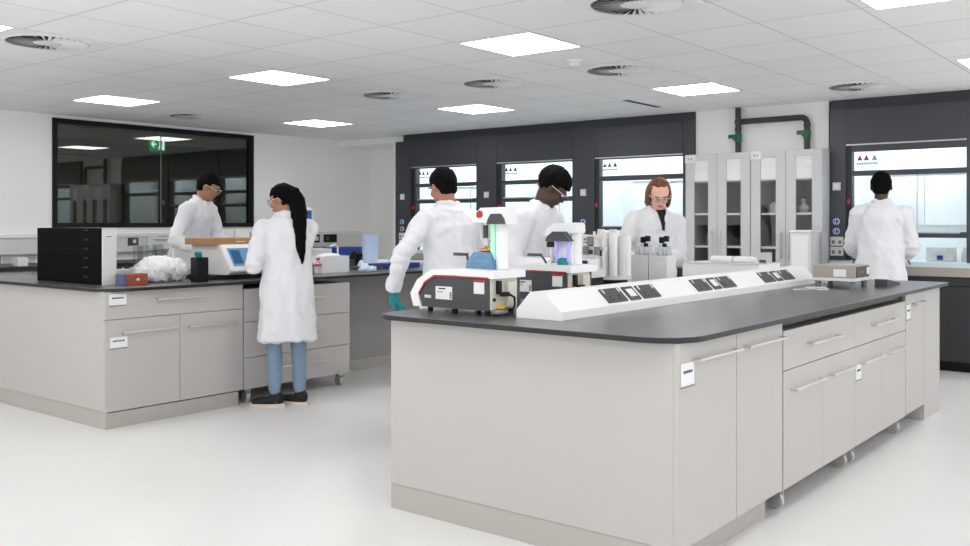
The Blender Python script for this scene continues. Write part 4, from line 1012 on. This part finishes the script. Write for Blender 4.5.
    for v in m.bm.verts:
        p = v.co.copy(); h = V((p.x * .104, p.y * .084, p.z * .100)) + V(ce)
        if hairstyle == 'afro': h = V((p.x * .112, p.y * .092, p.z * .104)) + V((-.018, 0, .042))
        # face region pulled inside the head
        lim = .048 if hairstyle != 'receding' else .098
        hx = (h.x - .020) * 1.0
        face_ = 1. if (h.x > (.034 if hairstyle != 'receding' else .022) and h.z < lim) or (h.x > -.005 and h.z < .0 and hairstyle in ('short', 'afro', 'tail')) or (h.z < -.035 and h.x > -.045 and hairstyle in ('short', 'afro')) else 0.
        if face_: h = V(ce) + (h - V(ce)) * .80
        v.co = h
    if hairstyle == 'short': m.ell((-.046, 0, -.030), (.050, .070, .050), sub=3)
    if hairstyle in ('bob', 'receding'):
        for s_ in (-1, 1):
            m.loft([[V((-.022 + rx * math.cos(2 * PI * i / 14), s_ * yy + ry * math.sin(2 * PI * i / 14), zz)) for i in range(14)] for zz, rx, ry, yy in ((.07, .05, .02, .055), (.02, .062, .020, .076), (-.05, .058, .019, .082), (-.10, .048, .016, .080), (-.125, .03, .008, .076))])
        m.loft([[V((-.075 + rx * math.cos(2 * PI * i / 14), ry * math.sin(2 * PI * i / 14), zz)) for i in range(14)] for zz, rx, ry in ((.04, .04, .07), (-.04, .036, .078), (-.10, .03, .076), (-.125, .015, .06))])
    if hairstyle == 'tail':
        pts = [(-.05, 0, .065, .045), (-.095, .0, .02, .060), (-.112, .0, -.05, .064), (-.12, .0, -.13, .064), (-.13, .01, -.22, .060), (-.13, .02, -.31, .052), (-.13, .02, -.39, .040), (-.125, .015, -.46, .026), (-.12, .01, -.53, .008)]
        # the tail hangs by gravity, not by head tilt
        inv = RH.transposed(); rr = []
        base = V(pts[1][:3])
        q = []
        for i, (x, y, z, r) in enumerate(pts):
            p = V((x, y, z)) if i < 3 else V(pts[2][:3]) + inv @ (Matrix.Rotation(head_yaw * .35, 3, 'Z') @ V((-.012 + (-.01, -.028, -.05, -.066, -.078, -.08)[min(max(i - 3, 0), 5)], y, z + .05)))
            q.append(p); rr.append(r)
        m.tube(q, rr, 14)
        m.ell((-.10, 0, .035), (.035, .035, .035), sub=2)
    def hn(p, n): return p + n * (noise.noise(p * 45 / k) * .004 + noise.noise(V((p.x * 90, p.y * 90, p.z * 12))) * .0035)
    for v in m.bm.verts: v.co = hp(*v.co)
    fuse(m, .006, 2, hn).build('hair', hairmat, t, smooth=80, local=True)
    # ---- safety glasses
    if glasses:
        m = MB(); 
        for s_ in (-1, 1):
            R3 = RH
            n0 = len(m.bm.verts)
            m.box(-.003, .003, -.026, .026, -.018, .018, bev=.0025)
            m.bm.verts.ensure_lookup_table()
            for v in m.bm.verts[n0:]: v.co = hp(v.co.x + .106 - abs(v.co.y + s_ * .031) * .15, v.co.y + s_ * .031, v.co.z + .003)
        gl = m.build('safety_glasses', 'lens', t, local=True)
        m = MB()
        for s_ in (-1, 1): m.tube([hp(.098, s_ * .058, .012), hp(.05, s_ * .080, .012), hp(-.01, s_ * .086, .010)], .0028 * k, 8)
        m.tube([hp(.100, -.056, .021), hp(.109, -.03, .022), hp(.109, .03, .022), hp(.100, .056, .021)], .0022 * k, 8)
        m.build('glasses_frame', 'alum', gl, local=True)
    if glove:
        for s_ in glove:
            E, W = arms[s_]; d = (W - E).normalized(); m = MB()
            nn_ = V((0, 0, -1)) if abs(d.z) < .8 else V((0, -s_, 0))
            hand(m, W + d * .015 * k, d, nn_, s_, curl, k, fat=.0035); m.cyl(W - d * .045 * k, W + d * .03 * k, .036 * k, .031 * k, n=18)
            fuse(m, .005, 1).build('glove', 'teal', t, smooth=60, local=True)
    return t

def rad(a): return math.radians(a)
def to_local(loc, yaw, p):
    c, s_ = math.cos(yaw), math.sin(yaw); dx, dy = p[0] - loc[0], p[1] - loc[1]
    return (dx * c + dy * s_, -dx * s_ + dy * c, p[2])

DN = (V((-.45, .45, -.8)), V((-.45, -.45, -.8)))
L_ = (4.375, 5.285); a = rad(64)
person('woman with long black ponytail and blue jeans, back turned, at the left bench', L_, a, 1.66, 'skin_t', 'hair', 'tail', lean=.08, head_yaw=rad(52), head_pitch=rad(16),
       wl=to_local(L_, a, (4.32, 5.52, 1.04)), wr=to_local(L_, a, (4.43, 5.56, 1.04)), hem=.285, trousers='jeans', build=1.06, feet=((.0, .09), (.0, -.09)), polel=V((-.5, .35, -.8)), poler=V((-.5, -.35, -.8)), foot_yaw=(1.1, .7), curl=.7)
L_ = (5.22, 7.80); a = rad(-68)
person('dark haired man in a white coat leaning over the left bench before the tinted window', L_, a, 1.90, 'skin_t', 'hair', 'short', lean=.30, head_yaw=rad(18), head_pitch=rad(22),
       wl=to_local(L_, a, (5.50, 7.40, 1.07)), wr=to_local(L_, a, (5.12, 7.37, 1.07)), build=.98)
L_ = (4.47, 3.80); a = rad(78)
person('man in a white coat turned away between the benches with one teal gloved hand lowered', L_, a, 1.735, 'skin_t', 'hair', 'short', lean=.12, head_yaw=rad(2), head_pitch=rad(18), glasses=False,
       wl=to_local(L_, a, (4.16, 4.01, .90)), wr=to_local(L_, a, (4.72, 4.05, 1.02)), glove=(1,), build=1.10, polel=V((-.5, .8, -.2)), poler=DN[1])
L_ = (4.87, 3.55); a = rad(-84)
person('man with short black hair and safety glasses bending over the second instrument on the island', L_, a, 1.76, 'skin_d', 'hair', 'afro', lean=.27, head_yaw=rad(26), head_pitch=rad(34),
       wl=to_local(L_, a, (4.98, 3.22, 1.05)), wr=to_local(L_, a, (4.70, 3.2, 1.06)), build=1.05, polel=DN[0], poler=DN[1])
L_ = (6.475, 3.475); a = rad(-128)
person('auburn haired person in safety glasses and white coat leaning over the white bottle boxes', L_, a, 1.74, 'skin_f', 'hair_b', 'receding', lean=.19, head_yaw=rad(-14), head_pitch=rad(28),
       wr=to_local(L_, a, (6.03, 3.40, 1.06)), wl=to_local(L_, a, (6.28, 3.24, 1.06)), shirt='black', build=1.05, polel=DN[0], poler=DN[1], hem=.42)
L_ = (8.50, 2.33); a = rad(12)
person('man with cropped black hair standing with his back turned at the right fume cupboard', L_, a, 1.82, 'skin_d', 'hair', 'short', lean=.03, head_yaw=0, head_pitch=rad(4), glasses=False,
       wl=to_local(L_, a, (8.80, 2.60, 1.02)), wr=to_local(L_, a, (8.79, 2.22, 1.02)), build=1.06, polel=V((-.5, .35, -.8)), poler=V((-.5, -.35, -.8)))

# ------------------------------------------------------------------ world, camera, colour
sc = bpy.context.scene
w = bpy.data.worlds.new('world'); sc.world = w; w.use_nodes = True
w.node_tree.nodes['Background'].inputs['Color'].default_value = (.97, .98, 1.0, 1); w.node_tree.nodes['Background'].inputs['Strength'].default_value = WORLD
cam = bpy.data.cameras.new('camera'); co = bpy.data.objects.new('camera', cam); COL.objects.link(co)
F = 930.0
cam.sensor_width = 36; cam.sensor_fit = 'HORIZONTAL'; cam.lens = 36 * F / 970
cam.shift_y = -50 / 970; cam.clip_start = .05
co.location = (0, 0, 1.32)
th = math.atan((1222 - 485) / F)
co.rotation_euler = (PI / 2, 0, th - PI / 2)
sc.camera = co
sc.view_settings.view_transform = 'Standard'; sc.view_settings.look = 'None'; sc.view_settings.gamma = 1; sc.view_settings.use_curve_mapping = False
sc.view_settings.exposure = -0.06
sc.cycles.max_bounces = 16; sc.cycles.diffuse_bounces = 14; sc.cycles.transparent_max_bounces = 16
sc.cycles.use_denoising = True
try: sc.cycles.denoiser = 'OPENIMAGEDENOISE'
except Exception: pass
sc.cycles.sample_clamp_indirect = 6
